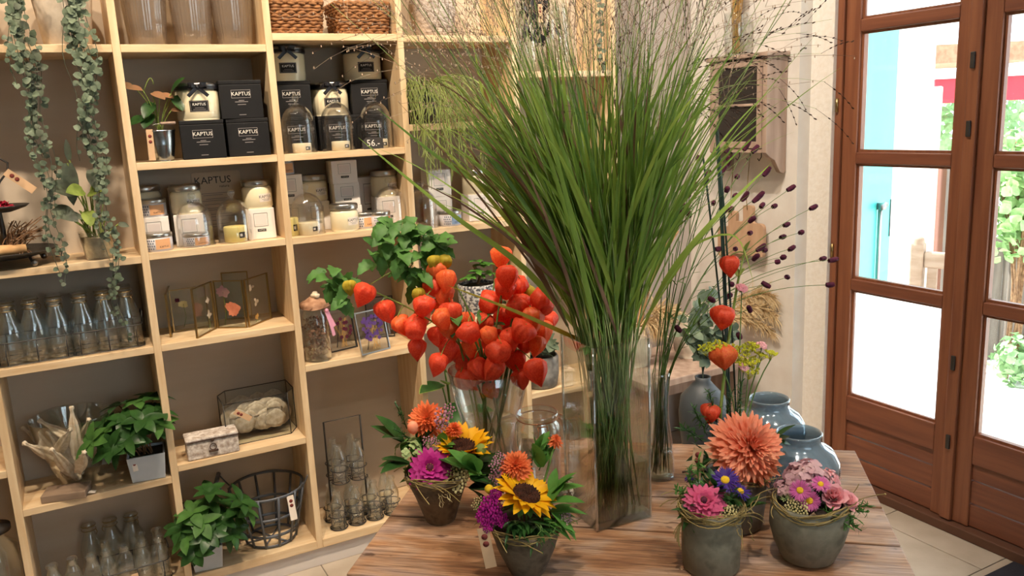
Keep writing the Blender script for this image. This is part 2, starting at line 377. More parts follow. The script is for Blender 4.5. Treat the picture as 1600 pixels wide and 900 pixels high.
# right wall: plaster with a slight step beside the door, the reveal, the part past the door and above it
rwl = MB(); rwl.bb(XW1, 2.62, -.334, YB, 0, H)
struct(rwl.build('wall_right', M['plaster']))
struct(MB().bb(XW2, 2.46, DY0, -.334, 0, H).build('wall_door_jamb', M['plaster_w']))
struct(MB().bb(XW2, 2.46, y0, DY1, 0, H).build('wall_door_side', M['plaster_w']))
struct(MB().bb(XW2, 2.46, DY1, DY0, DH, H).build('wall_lintel', M['plaster_w']))

# ---- the double door: frame, two leaves each with three panes above a boarded bottom
dr = struct(bpy.data.objects.new('door_1', None)); COL.objects.link(dr); tag(dr, 'tall brown wooden glazed double door with two leaves', None)
fm = MB(); fw = .028
fm.bb(XD, XD+.07, DY0-fw, DY0, 0, DH); fm.bb(XD, XD+.07, DY1, DY1+fw, 0, DH); fm.bb(XD, XD+.07, DY1+fw, DY0-fw, DH-.03, DH)
fm.build('door_frame', M['door'], dr, bevel=.003)
MB().bb(XD-.02, XD+.09, DY1+fw, DY0-fw, 0, .035).build('threshold', mat('dark_sill', '5c3a28', .6), dr, bevel=.004)
RZ = [.365, .803, 1.274, 1.738, 2.34]; rh = .042
def ribbed_pane():
    m = bpy.data.materials.new('ribbed_door_glass'); m.use_nodes = True; nt = m.node_tree; N = nt.nodes; L = nt.links; N.remove(N['Principled BSDF'])
    t = N.new('ShaderNodeBsdfTransparent'); t.inputs[0].default_value = lin('f2f6f6'); d = N.new('ShaderNodeBsdfTranslucent'); d.inputs[0].default_value = lin('f6f8f8')
    tc = N.new('ShaderNodeTexCoord'); sp = N.new('ShaderNodeSeparateXYZ'); ml = N.new('ShaderNodeMath'); ml.operation = 'MULTIPLY'; ml.inputs[1].default_value = 420
    sn = N.new('ShaderNodeMath'); sn.operation = 'SINE'; ma = N.new('ShaderNodeMath'); ma.operation = 'MULTIPLY_ADD'; ma.inputs[1].default_value = .2; ma.inputs[2].default_value = .62
    L.new(tc.outputs['Object'], sp.inputs[0]); L.new(sp.outputs['Y'], ml.inputs[0]); L.new(ml.outputs[0], sn.inputs[0]); L.new(sn.outputs[0], ma.inputs[0])
    mx = N.new('ShaderNodeMixShader'); L.new(ma.outputs[0], mx.inputs[0]); L.new(t.outputs[0], mx.inputs[1]); L.new(d.outputs[0], mx.inputs[2]); L.new(mx.outputs[0], N['Material Output'].inputs[0]); return m
M['ribpane'] = ribbed_pane()
def door_leaf(ya, yb, first):                       # ya > yb
    lf = MB(); st = .062; x1, x2 = XD+.008, XD+.056
    sL, sR = (st, st) if first else (st+.012, st)
    lf.bb(x1, x2, ya-sL, ya, .037, DH-.032); lf.bb(x1, x2, yb, yb+sR, .037, DH-.032)
    o = lf.build('door_leaf', M['door'], dr, bevel=.004)
    r = MB()
    for k, z in enumerate(RZ):
        hh = rh if k else .10
        z1 = z + (rh/2 if k else 0); r.bb(x1, x2, yb+sR, ya-sL, z1-hh, z1)
    r.build('rail', M['doorh'], o, bevel=.004)
    pb = MB(); zz = .037; hts = [.085, .085, .086]
    for h in hts: pb.bb(x1+.010, x2-.01, yb+sR-.006, ya-sL+.006, zz, zz+h-.005); zz += h
    pb.build('bottom_boards', M['doorh'], o, bevel=.004)
    for a, c in zip(RZ, RZ[1:]):
        bd = MB(); za, zb = a+(rh/2 if a > .4 else 0), c-rh/2; w_ = .009
        for y_a, y_b, z_a, z_b in ((yb+sR, yb+sR+w_, za, zb), (ya-sL-w_, ya-sL, za, zb), (yb+sR+w_, ya-sL-w_, za, za+w_), (yb+sR+w_, ya-sL-w_, zb-w_, zb)):
            bd.bb(x1+.012, x1+.03, y_a, y_b, z_a, z_b)
        bd.build('glazing_bead', M['door'], o)
        MB().bb(x1+.02, x1+.026, yb+sR+.002, ya-sL-.002, za+.002, zb-.002).build('pane', M['ribpane'] if (za < .5 and first) or zb > 2 else M['pane'], o)
    return o
la = door_leaf(DY0-fw-.003, -.962, True); lb = door_leaf(-.966, DY1+fw+.003, False)
MB().bb(XD-.008, XD+.008, -.985, -.945, .04, DH-.035).build('cover_strip', M['door'], la, bevel=.004)
hb = MB()
for z in (.30, .58, 1.35, 1.56): hb.bb(XD-.016, XD-.008, -.972, -.958, z, z+.05)
hb.build('bolt_catch', M['iron'], la, bevel=.002)
hg = MB()
for z in (.90, 1.44): hg.tube([(XD-.003, DY0-.012, z), (XD-.003, DY0-.012, z+.05)], .006, 8)
hg.build('hinge', M['brass'], dr)
dm = MB(); dm.bb(1.9, 2.33, -1.75, -1.225, 0, .012)
tag(dm.build('door_mat', M['mat'], bevel=.004), 'dark door mat on the tiles in front of the glazed door', 'door mat')

# ================================================================ outside the door
GZ = -.30
struct(MB().bb(2.47, 26, -14, 16, GZ-.1, GZ).build('ground_outside', M['paving']))
struct(MB().bb(2.46, 2.75, -1.9, -.2, GZ, -.02).build('doorstep', M['paving']))
# teal shutter hinged on the facade, swung open past a right angle
sh = thing('window_shutter', 'teal painted shutter standing open outside the left door leaf', 'shutter', (2.475, -.455, 0), math.radians(25))
s = MB(); s.bb(0, .5, -.018, .018, 0.02, 2.5); s.build('panel', M['teal'], sh, bevel=.003)
s = MB(); s.bb(.5, .522, -.014, .014, .02, 2.5); s.build('edge_strip', M['white_wall'], sh)
s = MB(); s.tube([(.25, -.03, .15), (.25, -.03, 1.05)], .008, 8); s.build('bolt_rod', M['silver'], sh)
s = MB(); s.tube([(.19, -.045, 1.055), (.27, -.045, 1.06)], .012, 8); s.tube([(.25, -.018, 1.055), (.25, -.05, 1.055)], .014, 8); s.build('handle', M['silverd'], sh)
s = MB(); s.bb(.475, .482, -.022, -.018, .9, 1.06); s.build('keeper', M['iron'], sh)
# white neighbouring house with roof edge
def slab(u0, u1, d, z0, z1, th=.15):
    a = Dp(u0, 300, d); c = Dp(u1, 300, d); dv = Vector((c.x-a.x, c.y-a.y, 0)); L = dv.length; ang = math.atan2(dv.y, dv.x)
    return MB().box((0, 0, 0), (1, 1, 1), M=Matrix.Translation((a.x, a.y, z0)) @ Matrix.Rotation(ang, 4, 'Z') @ Matrix.Translation((L/2, th/2, (z1-z0)/2)) @ Matrix.Diagonal((L, th, z1-z0, 1)))
struct(slab(1290, 1450, 6.6, GZ, 3.6, 2.0).build('wall_neighbour', M['white_wall']))
tag(slab(1392, 1640, 8.9, 1.83, 2.02, 1.6).build('roof_edge', M['roof']), 'brown tiled roof edge of the shed behind the red awning', 'roof')
aw = thing('awning', 'red awning hanging below the roof edge outside', 'awning', (0, 0, 0))
slab(1452, 1640, 8.5, 1.42, 1.66, .04).build('fabric', M['awning'], aw)
slab(1452, 1640, 8.45, 1.66, 1.70, .08).build('roller', M['white_wall'], aw)
def posts(us, d, z0, z1, w, th, m, name, label, cat, group=None):
    for u in us: tag(slab(u, u+w, d, z0, z1, th).build(name, M[m], bevel=.01), label, cat, group)
posts([1452], 5.6, GZ, 1.55, 13, .08, 'tagw', 'gate_post', 'pale lilac gate post beside the white house wall', 'post')
posts([1470], 5.4, GZ, 1.12, 9, .06, 'brownpost', 'garden_post', 'dark brown wooden post beside the pale gate post', 'post')
posts([1483], 5.5, GZ, 1.10, 22, .05, 'fence', 'garden_board', 'wide grey board between the two brown posts', 'board')
posts([1512], 5.4, GZ, 1.15, 8, .06, 'brownpost', 'garden_post', 'dark brown post right of the wide grey board', 'post')
# plank fence seen through the right leaf
fc = thing('garden_fence', 'weathered grey plank fence seen through the right door leaf', 'fence')
uu = 1532
for k, (w_, top) in enumerate(((20, .62), (22, .60), (6, .66), (30, .75), (34, .72), (30, .70))):
    slab(uu, uu+w_, 5.4 + .02*(k % 2), GZ, top-.05, .03).build('plank', M['fence'], fc, bevel=.006); uu += w_+3
slab(1528, 1690, 5.46, .40, .48, .03).build('crossbar', M['fence'], fc)
# garden bench
P = Dp(1424, 430, 4.7); Q = Dp(1560, 430, 4.4); ang = math.atan2(Q.y-P.y, Q.x-P.x)
bn = thing('garden_chair', 'slatted wooden garden chair on the pale paving outside', 'chair', (P.x, P.y, GZ), ang); bn.scale = (1, 1, 1.14)
BL_ = .38
for x in (.03, BL_-.03):
    s = MB(); s.bb(x-.035, x+.035, -.03, .03, 0, .86); s.lathe([(.036, .85), (.03, .885), (0, .90)], 10, Matrix.Translation((x, 0, 0))); s.build('back_post', M['benchw'], bn, bevel=.008)
    MB().bb(x-.03, x+.03, -.52, -.46, 0, .6).build('front_leg', M['benchw'], bn, bevel=.006)
    MB().bb(x-.035, x+.035, -.54, .0, .6, .635).build('armrest', M['benchw'], bn, bevel=.008)
MB().bb(.065, BL_-.065, -.02, .02, .74, .82).build('top_rail', M['benchw'], bn, bevel=.01)
MB().bb(.065, BL_-.065, -.02, .02, .46, .51).build('lower_rail', M['benchw'], bn, bevel=.005)
for k in range(3): MB().bb(.085+k*.085, .135+k*.085, -.012, .012, .51, .74).build('back_slat', M['benchw'], bn)
s = MB(); [s.bb(0, BL_, -.50+k*.1, -.42+k*.1, .42, .45) for k in range(5)]; s.build('seat', M['benchw'], bn)
def foliage(name, label, cat, cen, rad, n, L, Wd, m, kind=None):
    mb = MB()
    for i in range(n):
        d = rdir(); p = Vector(cen)+Vector((d.x*rad[0], d.y*rad[1], d.z*rad[2]))*rnd(.55, 1)
        mb.leaf(fr(p, rdir(), d), L*rnd(.7, 1.2), Wd*rnd(.7, 1.2), .3, .2, 3)
    o = mb.build(name, M[m]); return tag(o, label, cat, None, kind)
c = Dp(1515, 190, 10.6); foliage('hedge', 'green hedge under the red awning outside', 'hedge', (c.x, c.y, .95), (1.8, 1.0, .75), 1500, .13, .09, 'hedge')
vn = thing('climbing_plant', 'sunlit leafy climbing plant hanging over the plank fence', 'climbing plant')
c = Dp(1592, 300, 5.1); mb = MB()
for i in range(420):
    d = rdir(); p = c+Vector((d.x*.24, d.y*.24, d.z*.45))*rnd(.4, 1)
    mb.leaf(fr(p, rdir(), d), .085, .075, .3, .2, 3)
mb.build('leaves', M['vine'], vn)
mb = MB()
for i in range(9): mb.tube(bez((c.x+rnd(-.1, .1), c.y+rnd(-.1, .1), GZ), c+Vector((rnd(-.1, .1), rnd(-.1, .1), -.3)), c+Vector((rnd(-.2, .2), rnd(-.2, .2), .3))), .008, 5)
mb.build('stems', M['bark'], vn)
c = Dp(1592, 545, 5.1); foliage('ground_shrub', 'low green shrub at the foot of the plank fence', 'shrub', (c.x, c.y, GZ+.16), (.16, .16, .17), 200, .06, .045, 'hedge')
# ================================================================ shelving unit
PT, DB = .42, .24                                   # column pitch, depth
SHX = lambda n: n*PT
SH = {-2: [1.724, .567, .098], -1: [1.724, 1.130, .857, .441, .098], 0: [1.724, 1.397, 1.136, .858, .472, .098],
      1: [1.757, 1.396, 1.135, .714, .098], 2: [1.753, 1.468, 1.115, .773, .098], 3: [1.632, 1.115, .446, .098]}
sv = thing('shelving_unit', 'large open shelving unit of pale wood covering the back wall', 'shelf')
for nn in range(-2, 5):
    MB().bb(SHX(nn)-.0105, SHX(nn)+.0105, 0, DB, .067, 2.3).build('upright', M['pine_v'], sv, bevel=.0012)
for nn, zs in SH.items():
    for z in zs:
        t = .030 if z < .1 else .022
        MB().bb(SHX(nn)+.0106, SHX(nn)+PT-.0106, .0015 if z > .1 else -.002, DB, z-t, z-.0008).build('shelf_board', M['pine'], sv, bevel=.0012)
    MB().bb(SHX(nn)+.0106, SHX(nn)+PT-.0106, DB-.006, DB, .1, 2.3).build('back_panel', M['back'], sv)
MB().bb(-.85, SHX(4)+.0105, .012, .03, 0, .067).build('plinth', mat('plinth_paint', 'cfc6be', .7), sv)
# ================================================================ candles, boxes, domes on the shelves
TX = {k: text_mesh('lettering', *a) for k, a in {
    'box': ('KAPTUS', .0155, M['chalk'], 0), 'jarb': ('KAPTUS', .0105, M['chalk'], .0625), 'jarw': ('KAPTUS', .0125, M['ink'], .0465),
    'tin': ('KAPTUS', .0075, M['ink'], .0415), 'sign': ('KAPTUS', .032, M['ink'], 0), 'sign2': ('natura', .012, M['ink'], 0), 'chip': ('KAPTUS', .0055, M['chalk'], 0), 'price': ('56.-', .030, M['chalk'], 0)}.items()}
FACE = math.radians(-6)
def front(b, u, v, z, off):
    if z > 1.0: p = Yp(u, v, off+.006); return Vector((p.x, p.y, z))
    p = Zp(u, v, z); d = Vector((p.x-CAM.x, p.y-CAM.y, 0)).normalized(); p = p + d*off
    return Vector((p.x, p.y, z))
def clampy(p, r, hi=.225): return Vector((p.x, max(r+.004, min(hi-r, p.y)), p.z))

def bow_jar():
    t = thing('candle_jar', 'x', 'candle')
    r = .0620; MB().lathe([(0, 0), (r-.004, 0), (r, .005), (r, .082), (r-.004, .087), (0, .087)], 36).build('jar', M['wax'], t)
    lid = MB().lathe([(r-.002, .086), (r+.001, .088), (r+.003, .098), (r+.003, .105), (r-.002, .108), (.03, .1085), (0, .1085)], 36).build('lid', M['silverd'], t)
    MB().lathe([(r+.0035, .088), (r+.0038, .089), (r+.0038, .097), (r+.0035, .098)], 36).build('ribbon_band', M['ribbon'], t)
    b = MB()
    for s in (-1, 1):
        b.blade([(0, -r-.006, .094), (s*.012, -r-.011, .100), (s*.024, -r-.009, .102), (s*.025, -r-.006, .092), (s*.010, -r-.006, .092)], .014, Vector((0, 0, 1)), .1)
        b.leaf(fr((0, -r-.006, .094), (s*.75, -.1, -.7), (0, -1, 0)), .038, .013, .1, .1, 4, lambda t: .8)
    b.ball((0, -r-.008, .094), .005, 8, 5); b.build('bow', M['ribbon'], t)
    lb = patch(MB(), r+.0005, -.44, .44, .024, .056).build('label', M['black'], t)
    b = MB(); [patch(b, r+.0009, a0, a1, z0, z1) for a0, a1, z0, z1 in ((-.40, .40, .0535, .0545), (-.40, .40, .0255, .0265), (-.40, -.385, .0255, .0545), (.385, .40, .0255, .0545), (-.2, .2, .0345, .0355), (-.28, .28, .030, .031))]
    b.build('label_border', M['grey_print'], lb); put(TX['jarb'], 'lettering', lb, 0, (0, -.0006, .045)); return t
def black_box():
    t = thing('candle_box', 'x', 'box'); w, h = .122, .112
    MB().box((0, 0, h/2-.006), (w, w, h-.012)).build('box_body', M['black'], t, bevel=.0015)
    MB().box((0, 0, h-.0055), (w+.001, w+.001, .011)).build('lid', M['black'], t, bevel=.0015)
    b = MB(); outline(b, -.028, .028, .060, .084, -w/2-.0003, .0012); b.build('printed_border', M['grey_print'], t)
    put(TX['box'], 'lettering', t, 0, (0, -w/2-.0004, .072))
    b = MB(); [b.bb(-x, x, -w/2-.0006, -w/2-.0002, z, z+.0018) for x, z in ((.008, .052), (.019, .048), (.012, .040), (.010, .010))]; b.build('small_print', M['grey_print'], t); return t
def white_box(h=.095, w=.085):
    t = thing('candle_box', 'x', 'box')
    MB().box((0, 0, h/2), (w, w, h)).build('box_body', M['whitecard'], t, bevel=.0012)
    b = MB(); outline(b, -.021, .021, h*.42, h*.42+.042, -w/2-.0003, .0011); b.build('printed_border', M['grey_print'], t)
    MB().bb(-.017, .017, -w/2-.0004, -w/2-.0001, h*.42+.005, h*.42+.036).build('printed_panel', mat('pale_print', 'e9dcd6', .7) if 'pp' not in M else M['pp'], t)
    c = MB().bb(-.013, .013, -w/2-.0006, -w/2-.0001, h*.25, h*.25+.008).build('brand_chip', M['ink'], t); put(TX['chip'], 'lettering', c, 0, (0, -w/2-.0008, h*.25+.004))
    return t
def plain_jar():
    t = thing('candle_jar', 'x', 'candle'); r = .046
    MB().lathe([(0, 0), (r-.004, 0), (r, .006), (r, .058), (r-.003, .066), (r-.007, .070), (0, .070)], 32).build('jar', M['wax'], t)
    MB().lathe([(r-.006, .070), (r-.001, .070), (r, .072), (r, .086), (r-.003, .089), (0, .0895)], 32).build('lid', M['silver'], t)
    lb = patch(MB(), r+.0004, .05, .95, .020, .046).build('label', M['tagw'], t); q = put(TX['jarw'], 'lettering', lb, 0, (0, 0, .036)); q.rotation_euler.z = .5
    b = MB(); patch(b, r+.0008, .2, .8, .028, .029); patch(b, r+.0008, .3, .7, .024, .025); b.build('small_print', M['grey_print'], lb); return t
def tin(o='e0a878'):
    t = thing('candle_tin', 'x', 'candle'); r = .041
    MB().lathe([(0, 0), (r-.002, 0), (r, .002), (r, .040), (0, .040)], 32).build('tin_body', mat('tin_print', 'c7c3c6', .45), t)
    MB().lathe([(r, .040), (r+.001, .041), (r+.001, .050), (r-.002, .053), (r-.006, .0525), (0, .0525)], 32).build('lid', M['silver'], t)
    lb = patch(MB(), r+.0004, -.15, .95, .006, .036).build('label', mat('tin_label', o, .7), t); q = put(TX['tin'], 'lettering', lb, 0, (0, -.0002, .013)); q.rotation_euler.z = .42
    b = MB()
    for i in range(4):
        for k in range(4):
            a = -.85+i*.16+(k % 2)*.08; patch(b, r+.0005, a, a+.085, .006+k*.008, .0105+k*.008, 1)
    b.build('diamond_pattern', mat('slate_print', '5a6478', .7) if 'sl' not in M else M['sl'], t); return t
def dome(r=.052, h=.135):
    t = thing('glass_dome', 'x', 'glass dome')
    pr = [(r+.003, 0), (r+.003, .002), (r, .004)] + [(r, h*.25), (r, h*.5)] + [(r*math.cos(a), h*.55+(h*.45)*math.sin(a)) for a in (PI/2*k/8 for k in range(8))]
    inn = [(max(a-.002, 0), z-.0015) for a, z in pr[2:]][::-1]
    MB().lathe(pr + [(.004, h)] + [(0, h-.001)]).lathe(inn + [(r, 0)]).build('dome_cover', M['dome'], t)
    MB().lathe([(.004, h-.002), (.0035, h+.004), (.010, h+.010), (.0115, h+.017), (.009, h+.024), (0, h+.027)], 16).build('knob', M['glassd'], t); return t
def small_candle(m='wax'):
    t = thing('small_candle', 'x', 'candle')
    MB().lathe([(0, 0), (.028, 0), (.030, .002), (.030, .028), (.028, .030), (0, .030)], 24).build('candle_cup', M[m], t)
    lb = patch(MB(), .0304, .25, .85, .008, .019, 4).build('label', M['ink'], t); b = MB(); patch(b, .0307, .32, .55, .011, .016, 3); b.build('label_print', M['chalk'], lb); return t
M['pp'] = mat('pale_print', 'e9dcd6', .7); M['sl'] = mat('slate_print', '5a6478', .7)
_used = {}
def place(maker, key, loc, rz, label, group=None):
    if key not in _used: _used[key] = maker(); o = _used[key]; o.location = loc; o.rotation_euler.z = rz; o['label'] = label
    else: o = dup(_used[key], loc, rz, label)
    if group: o['group'] = group
    elif 'group' in o: del o['group']
    return o
BJ = lambda p, l, rz=FACE: place(bow_jar, 'bj', p, rz, l)
BB_ = lambda p, l, rz=FACE: place(black_box, 'bb', p, rz, l)
WB = lambda p, l, rz=FACE: place(white_box, 'wb', p, rz, l)
PJ = lambda p, l, rz=FACE: place(plain_jar, 'pj', p, rz, l)
DM = lambda p, l, rz=FACE: place(dome, 'dm', p, rz, l)
up = lambda p, h: Vector((p.x, p.y, p.z+h))
# ---- bay with the zinc bucket: three black boxes and one jar
z = 1.397
p = clampy(front(0, 320, 249, z, .061), .062); BB_(p, 'black candle box under the cream jar, beside the zinc bucket'); BJ(up(p, .1125), 'cream candle jar with black bow on the black box beside the zinc bucket')
p2 = Vector((p.x+.133, p.y+.01, z)); BB_(p2, 'black candle box on the shelf, lower one of the two stacked at right'); BB_(up(p2, .1125) + Vector((-.012, 0, 0)), 'black candle box stacked on another, right of the cream jar', FACE+.04)
# ---- next bay: three pairs of boxes behind three large domes
z = 1.396
for u, nm, n2 in ((459, 'left', 2), (522, 'middle', 1), (577, 'right', 2)):
    p = Yp(u, 200, .155); p.z = z
    BB_(p, f'bottom black candle box behind the {nm} tall glass dome')
    if n2 == 2: BB_(up(p, .1125) + Vector((-.006 if nm == 'left' else -.004, 0, 0)), f'upper black candle box behind the {nm} tall glass dome')
    BJ(up(p, .1125*n2) + Vector((-.008, 0, 0)), f'cream candle jar with black bow topping the boxes behind the {nm} tall dome')
for u, nm in ((469, 'left'), (530, 'middle'), (589, 'right')):
    p = front(0, u, 236 if u < 480 else (235 if u < 540 else 228), z, .05); p = clampy(p, .05)
    place(lambda: dome(.052, .155), 'dmt', p, FACE, f'tall clear glass dome, {nm} one of three before the black boxes')
    place(small_candle, 'sc', p + Vector((.006, -.004, 0)), FACE, f'small white candle with dark label under the {nm} tall glass dome')
p = Yp(500, 170, .222); tag(MB().box((p.x, p.y, z+.11), (.10, .012, .22)).build('card_box', M['whitecard'], bevel=.001), 'plain white card box standing behind the black candle boxes', 'box')
p = clampy(front(0, 583, 233, z, .003), .002); pt = thing('price_tag_sign', 'black slate price sign reading 56 at the shelf edge', 'price sign', (p.x, .006, z), .0)
b = MB(); b.add([(x, y, zz) for y in (-.003, .001) for x, zz in ((-.032, 0), (.034, 0), (.034, .036), (-.022, .036), (-.034, .026), (-.037, .018), (-.036, .008))], [tuple(range(7)), tuple(range(7, 14))[::-1]] + [(i, i+7, (i+1) % 7+7, (i+1) % 7) for i in range(7)], False)
b.build('slate', mat('slate_sign', '3b3735', .6), pt); q = put(TX['price'], 'lettering', pt, 0, (0, -.0034, .018))
# ---- bay below the bucket: white boxes, tins, domes, brand sign
z = 1.136
p = Zp(249, 385, z); p = Vector((p.x-.008, .115, z)); WB(p, 'white candle box behind the patterned tin, far left of its shelf'); 
place(tin, 'tn', up(p, .0955), FACE, 'patterned candle tin standing on the left white box')
place(plain_jar, 'pj', Vector((p.x-.008, .19, z+.098)), FACE, 'cream candle jar with silver lid at the back above the left tin')
WBb = dup(_used['wb'], (p.x-.008, .1905, z), 0, 'white candle box at the back under the leftmost plain jar'); WBb.scale = (1, 1, 1.02)
p = clampy(front(0, 249, 394, z, .041), .041); place(tin, 'tn', p, FACE, 'patterned candle tin on the shelf edge before the left white box')
p = Zp(306, 386, z); p = Vector((p.x, .115, z)); WB(p, 'white candle box behind the dome with a tin inside'); PJ(up(p, .0955), 'cream candle jar with silver lid on the box behind the first dome')
p = clampy(front(0, 309, 388, z, .052), .055); DM(p, 'small clear glass dome over a silver tin, left on its shelf'); place(tin, 'tn', p, FACE, 'candle tin inside the small left glass dome').scale = (.95, .95, .75)
p = clampy(front(0, 370, 381, z, .052), .055); DM(p, 'small clear glass dome over a yellow candle'); place(lambda: small_candle('waxy'), 'scy', p, FACE, 'pale yellow candle under the small glass dome').scale = (1.15, 1.15, 1.6)
p = Zp(413, 374, z); p = Vector((p.x+.004, .09, z)); WB(p, 'white candle box at the right under a cream jar'); PJ(up(p, .0955), 'cream candle jar with silver lid on the right white box')
p = Yp(352, 385, .205); sg = thing('brand_sign', 'tall beige brand sign leaning at the back of the shelf', 'sign', (p.x, .215, z)); sg.rotation_euler = (math.radians(-4), 0, 0)
b = MB(); w, h, c = .076, .212, .008; o = [(-w, 0), (w, 0), (w, h-c), (w-c*.3, h-c*.3), (w-c, h), (-w+c, h), (-w+c*.3, h-c*.3), (-w, h-c)]
b.add([(x, y, zz) for y in (-.002, .002) for x, zz in o], [tuple(range(8)), tuple(range(8, 16))[::-1]] + [(i, i+8, (i+1) % 8+8, (i+1) % 8) for i in range(8)], False); b.build('board', mat('sign_card', 'cdb9a2', .7), sg)
put(TX['sign'], 'lettering', sg, 0, (-.012, -.0024, .184)); put(TX['sign2'], 'lettering', sg, 0, (.022, -.0024, .164))
b = MB(); [b.bb(-.052+(k % 3)*.006, .05-(k*7 % 4)*.012, -.0026, -.0021, zz, zz+.0018) for k, zz in enumerate((.142, .136, .124, .118, .106, .094, .088, .074, .066, .054, .042, .034))]; b.build('small_print', M['grey_print'], sg)
p = Yp(292, 380, .212); tag(MB().box((p.x, .217, z+.085), (.075, .012, .17)).build('card_box', M['whitecard'], bevel=.001), 'plain pale card standing behind the jar, left of the sign', 'box')
# ---- next bay: jars, three stacked boxes, tins
z = 1.135
p = Vector((.505, .16, z)); WB(p + Vector((-.035, 0, 0)), 'white candle box low in the left corner, behind the paired domes'); WB(p + Vector((-.035, 0, .0955)), 'white candle box second in the left corner stack')
place(tin, 'tn', p + Vector((-.04, 0, .191)), FACE, 'small candle tin topping the left corner stack').scale = (.75, .75, 1)
p = Vector((.555, .165, z)); WB(p, 'white candle box under the jar, behind the paired domes'); PJ(up(p, .0955), 'cream candle jar on the box behind the paired domes')
p = clampy(front(0, 484, 369, z, .05), .055); DM(p, 'small glass dome over yellow candles beside the stack of three boxes'); place(small_candle, 'scy2', p, FACE, 'pale candle under the dome beside the three stacked boxes').scale = (1.1, 1.1, 1.3)
p = clampy(front(0, 463, 370, z, .03), .032) + Vector((-.008, .035, 0)); place(lambda: small_candle('waxy'), 'scy', p, FACE, 'pale yellow candle beside the dome in the left corner').scale = (.9, .9, 1.9)
p = Yp(540, 300, .13); p.z = z
for k, nm in enumerate(('lowest', 'middle', 'topmost')): WB(Vector((p.x-.004*k, p.y, z+.0755*k)), f'{nm} white candle box in the stack of three', FACE+.02*k).scale = (1, 1, .79)
p = clampy(front(0, 540, 361, z, .046), .047); PJ(p, 'cream candle jar on the shelf before the stack of three boxes')
p = clampy(front(0, 573, 357, z, .041), .042); place(tin, 'tn', p + Vector((0, .03, 0)), FACE, 'candle tin behind the one with an orange label')
place(lambda: tin('dd8a3e'), 'tno', p + Vector((.05, .0, 0)), FACE, 'candle tin with a bright orange label').scale = (.85, .85, 1)
p = Yp(604, 340, .12); p.z = z; WB(p, 'white candle box under the jar near the upright, right of the tins'); PJ(up(p, .0955), 'cream candle jar on the box right of the tins')
WB(Vector((p.x-.04, .195, z)), 'white candle box at the back, behind the jar right of the tins', 0).scale = (1, .8, 1.7)
p = clampy(front(0, 613, 360, z, .05), .055); DM(p, 'small empty glass dome by the upright, behind the green leaves')
# ---- bay behind the grass
z = 1.115
p = clampy(front(0, 662, 350, z, .05), .055); DM(p, 'small glass dome behind the hanging green strands')
p = Yp(684, 330, .15); p.z = z; WB(p, 'lower white candle box behind the hanging green strands'); WB(up(p, .0955), 'upper white candle box behind the hanging green strands')
p = clampy(front(0, 703, 344, z, .041), .042); place(lambda: tin('8fa6c4'), 'tnb', p, FACE, 'candle tin with a blue label behind the hanging strands')
p = Yp(744, 330, .11); p.z = z; WB(p, 'white candle box behind the grass, right of the blue tin'); PJ(up(p, .0955), 'cream candle jar on the box behind the grass')
p = Yp(775, 325, .15); p.z = z; WB(p, 'white candle box glimpsed through the grass, far right of its shelf')
# ================================================================ bottles, carriers, baskets, frames on the shelves
def bottle_prof(r, h, neck=.5):
    rn = r*neck
    o = [(0, 0), (r*.9, 0), (r, .004), (r, h*.52), (r*.93, h*.62), (rn*1.15, h*.80), (rn, h*.86), (rn, h*.93), (rn*1.22, h*.94), (rn*1.25, h*.975), (rn*1.1, h)]
    i = [(rn*.9, h), (rn*.85, h*.86), (r*.88, h*.60), (r*.93, h*.5), (r*.92, .012), (0, .009)]
    return o + i
def bottle(r=.033, h=.135, lid=False):
    t = thing('glass_bottle', 'x', 'bottle'); MB().lathe(bottle_prof(r, h), 22).build('bottle_glass', M['glassd'], t)
    if lid:
        b = MB(); b.ring((0, 0, h*.90), r*.62, .0012, 18, 5); b.ring((0, 0, h*.985), r*.62, .0016, 18, 5); b.tube([(r*.62, 0, h*.9), (r*.75, 0, h*.84), (r*.62, 0, h*.78)], .0011, 5); b.build('wire_band', M['brass'], t)
        MB().lathe([(0, h), (r*.60, h), (r*.62, h+.004), (r*.5, h+.009), (0, h+.010)], 18).build('stopper', M['glassd'], t)
    return t
def wire_crate(w, d, h, n=3):
    t = thing('wire_crate', 'x', 'crate'); r = .0018
    def loop(z, w=w, d=d): 
        c = .02; pts = []
        for cx, cy, a0 in ((w/2-c, d/2-c, 0), (-w/2+c, d/2-c, 90), (-w/2+c, -d/2+c, 180), (w/2-c, -d/2+c, 270)):
            for k in range(5): a = math.radians(a0+90*k/4); pts.append((cx+c*math.cos(a), cy+c*math.sin(a), z))
        return pts + [pts[0]]
    for z in (.003, h): MB().tube(loop(z), r, 6).build('rim_wire', M['iron'], t)
    b = MB()
    for k in range(n):
        x = -w/2+.02+(w-.04)*k/(n-1)
        for s in (-1, 1): b.tube([(x, s*d/2, h), (x, s*d/2, .003)], r*.8, 5)
        b.tube([(x, -d/2, .003), (x, d/2, .003)], r*.8, 5)
    for s in (-1, 1): b.tube([(s*w/2, 0, h), (s*w/2, 0, .003)], r*.8, 5)
    b.build('wire_lattice', M['iron'], t)
    for s in (-1, 1): MB().tube([(s*w/2, -.03, h), (s*(w/2+.004), -.028, h+.03), (s*(w/2+.004), .028, h+.03), (s*w/2, .03, h)], r, 6).build('handle', M['iron'], t)
    return t
BL = bottle(.034, .165, True); BLs = bottle(.027, .134)
first = {'a': BL, 'b': BLs}
def put_bottle(key, loc, label, group, sc=None):
    if first[key] is not None: o = first[key]; first[key] = None; o.location = loc; o['label'] = label; o['group'] = group; protos[key] = o; return o
    return dup(protos[key], loc, rnd(0, 6), label, group)
protos = {}
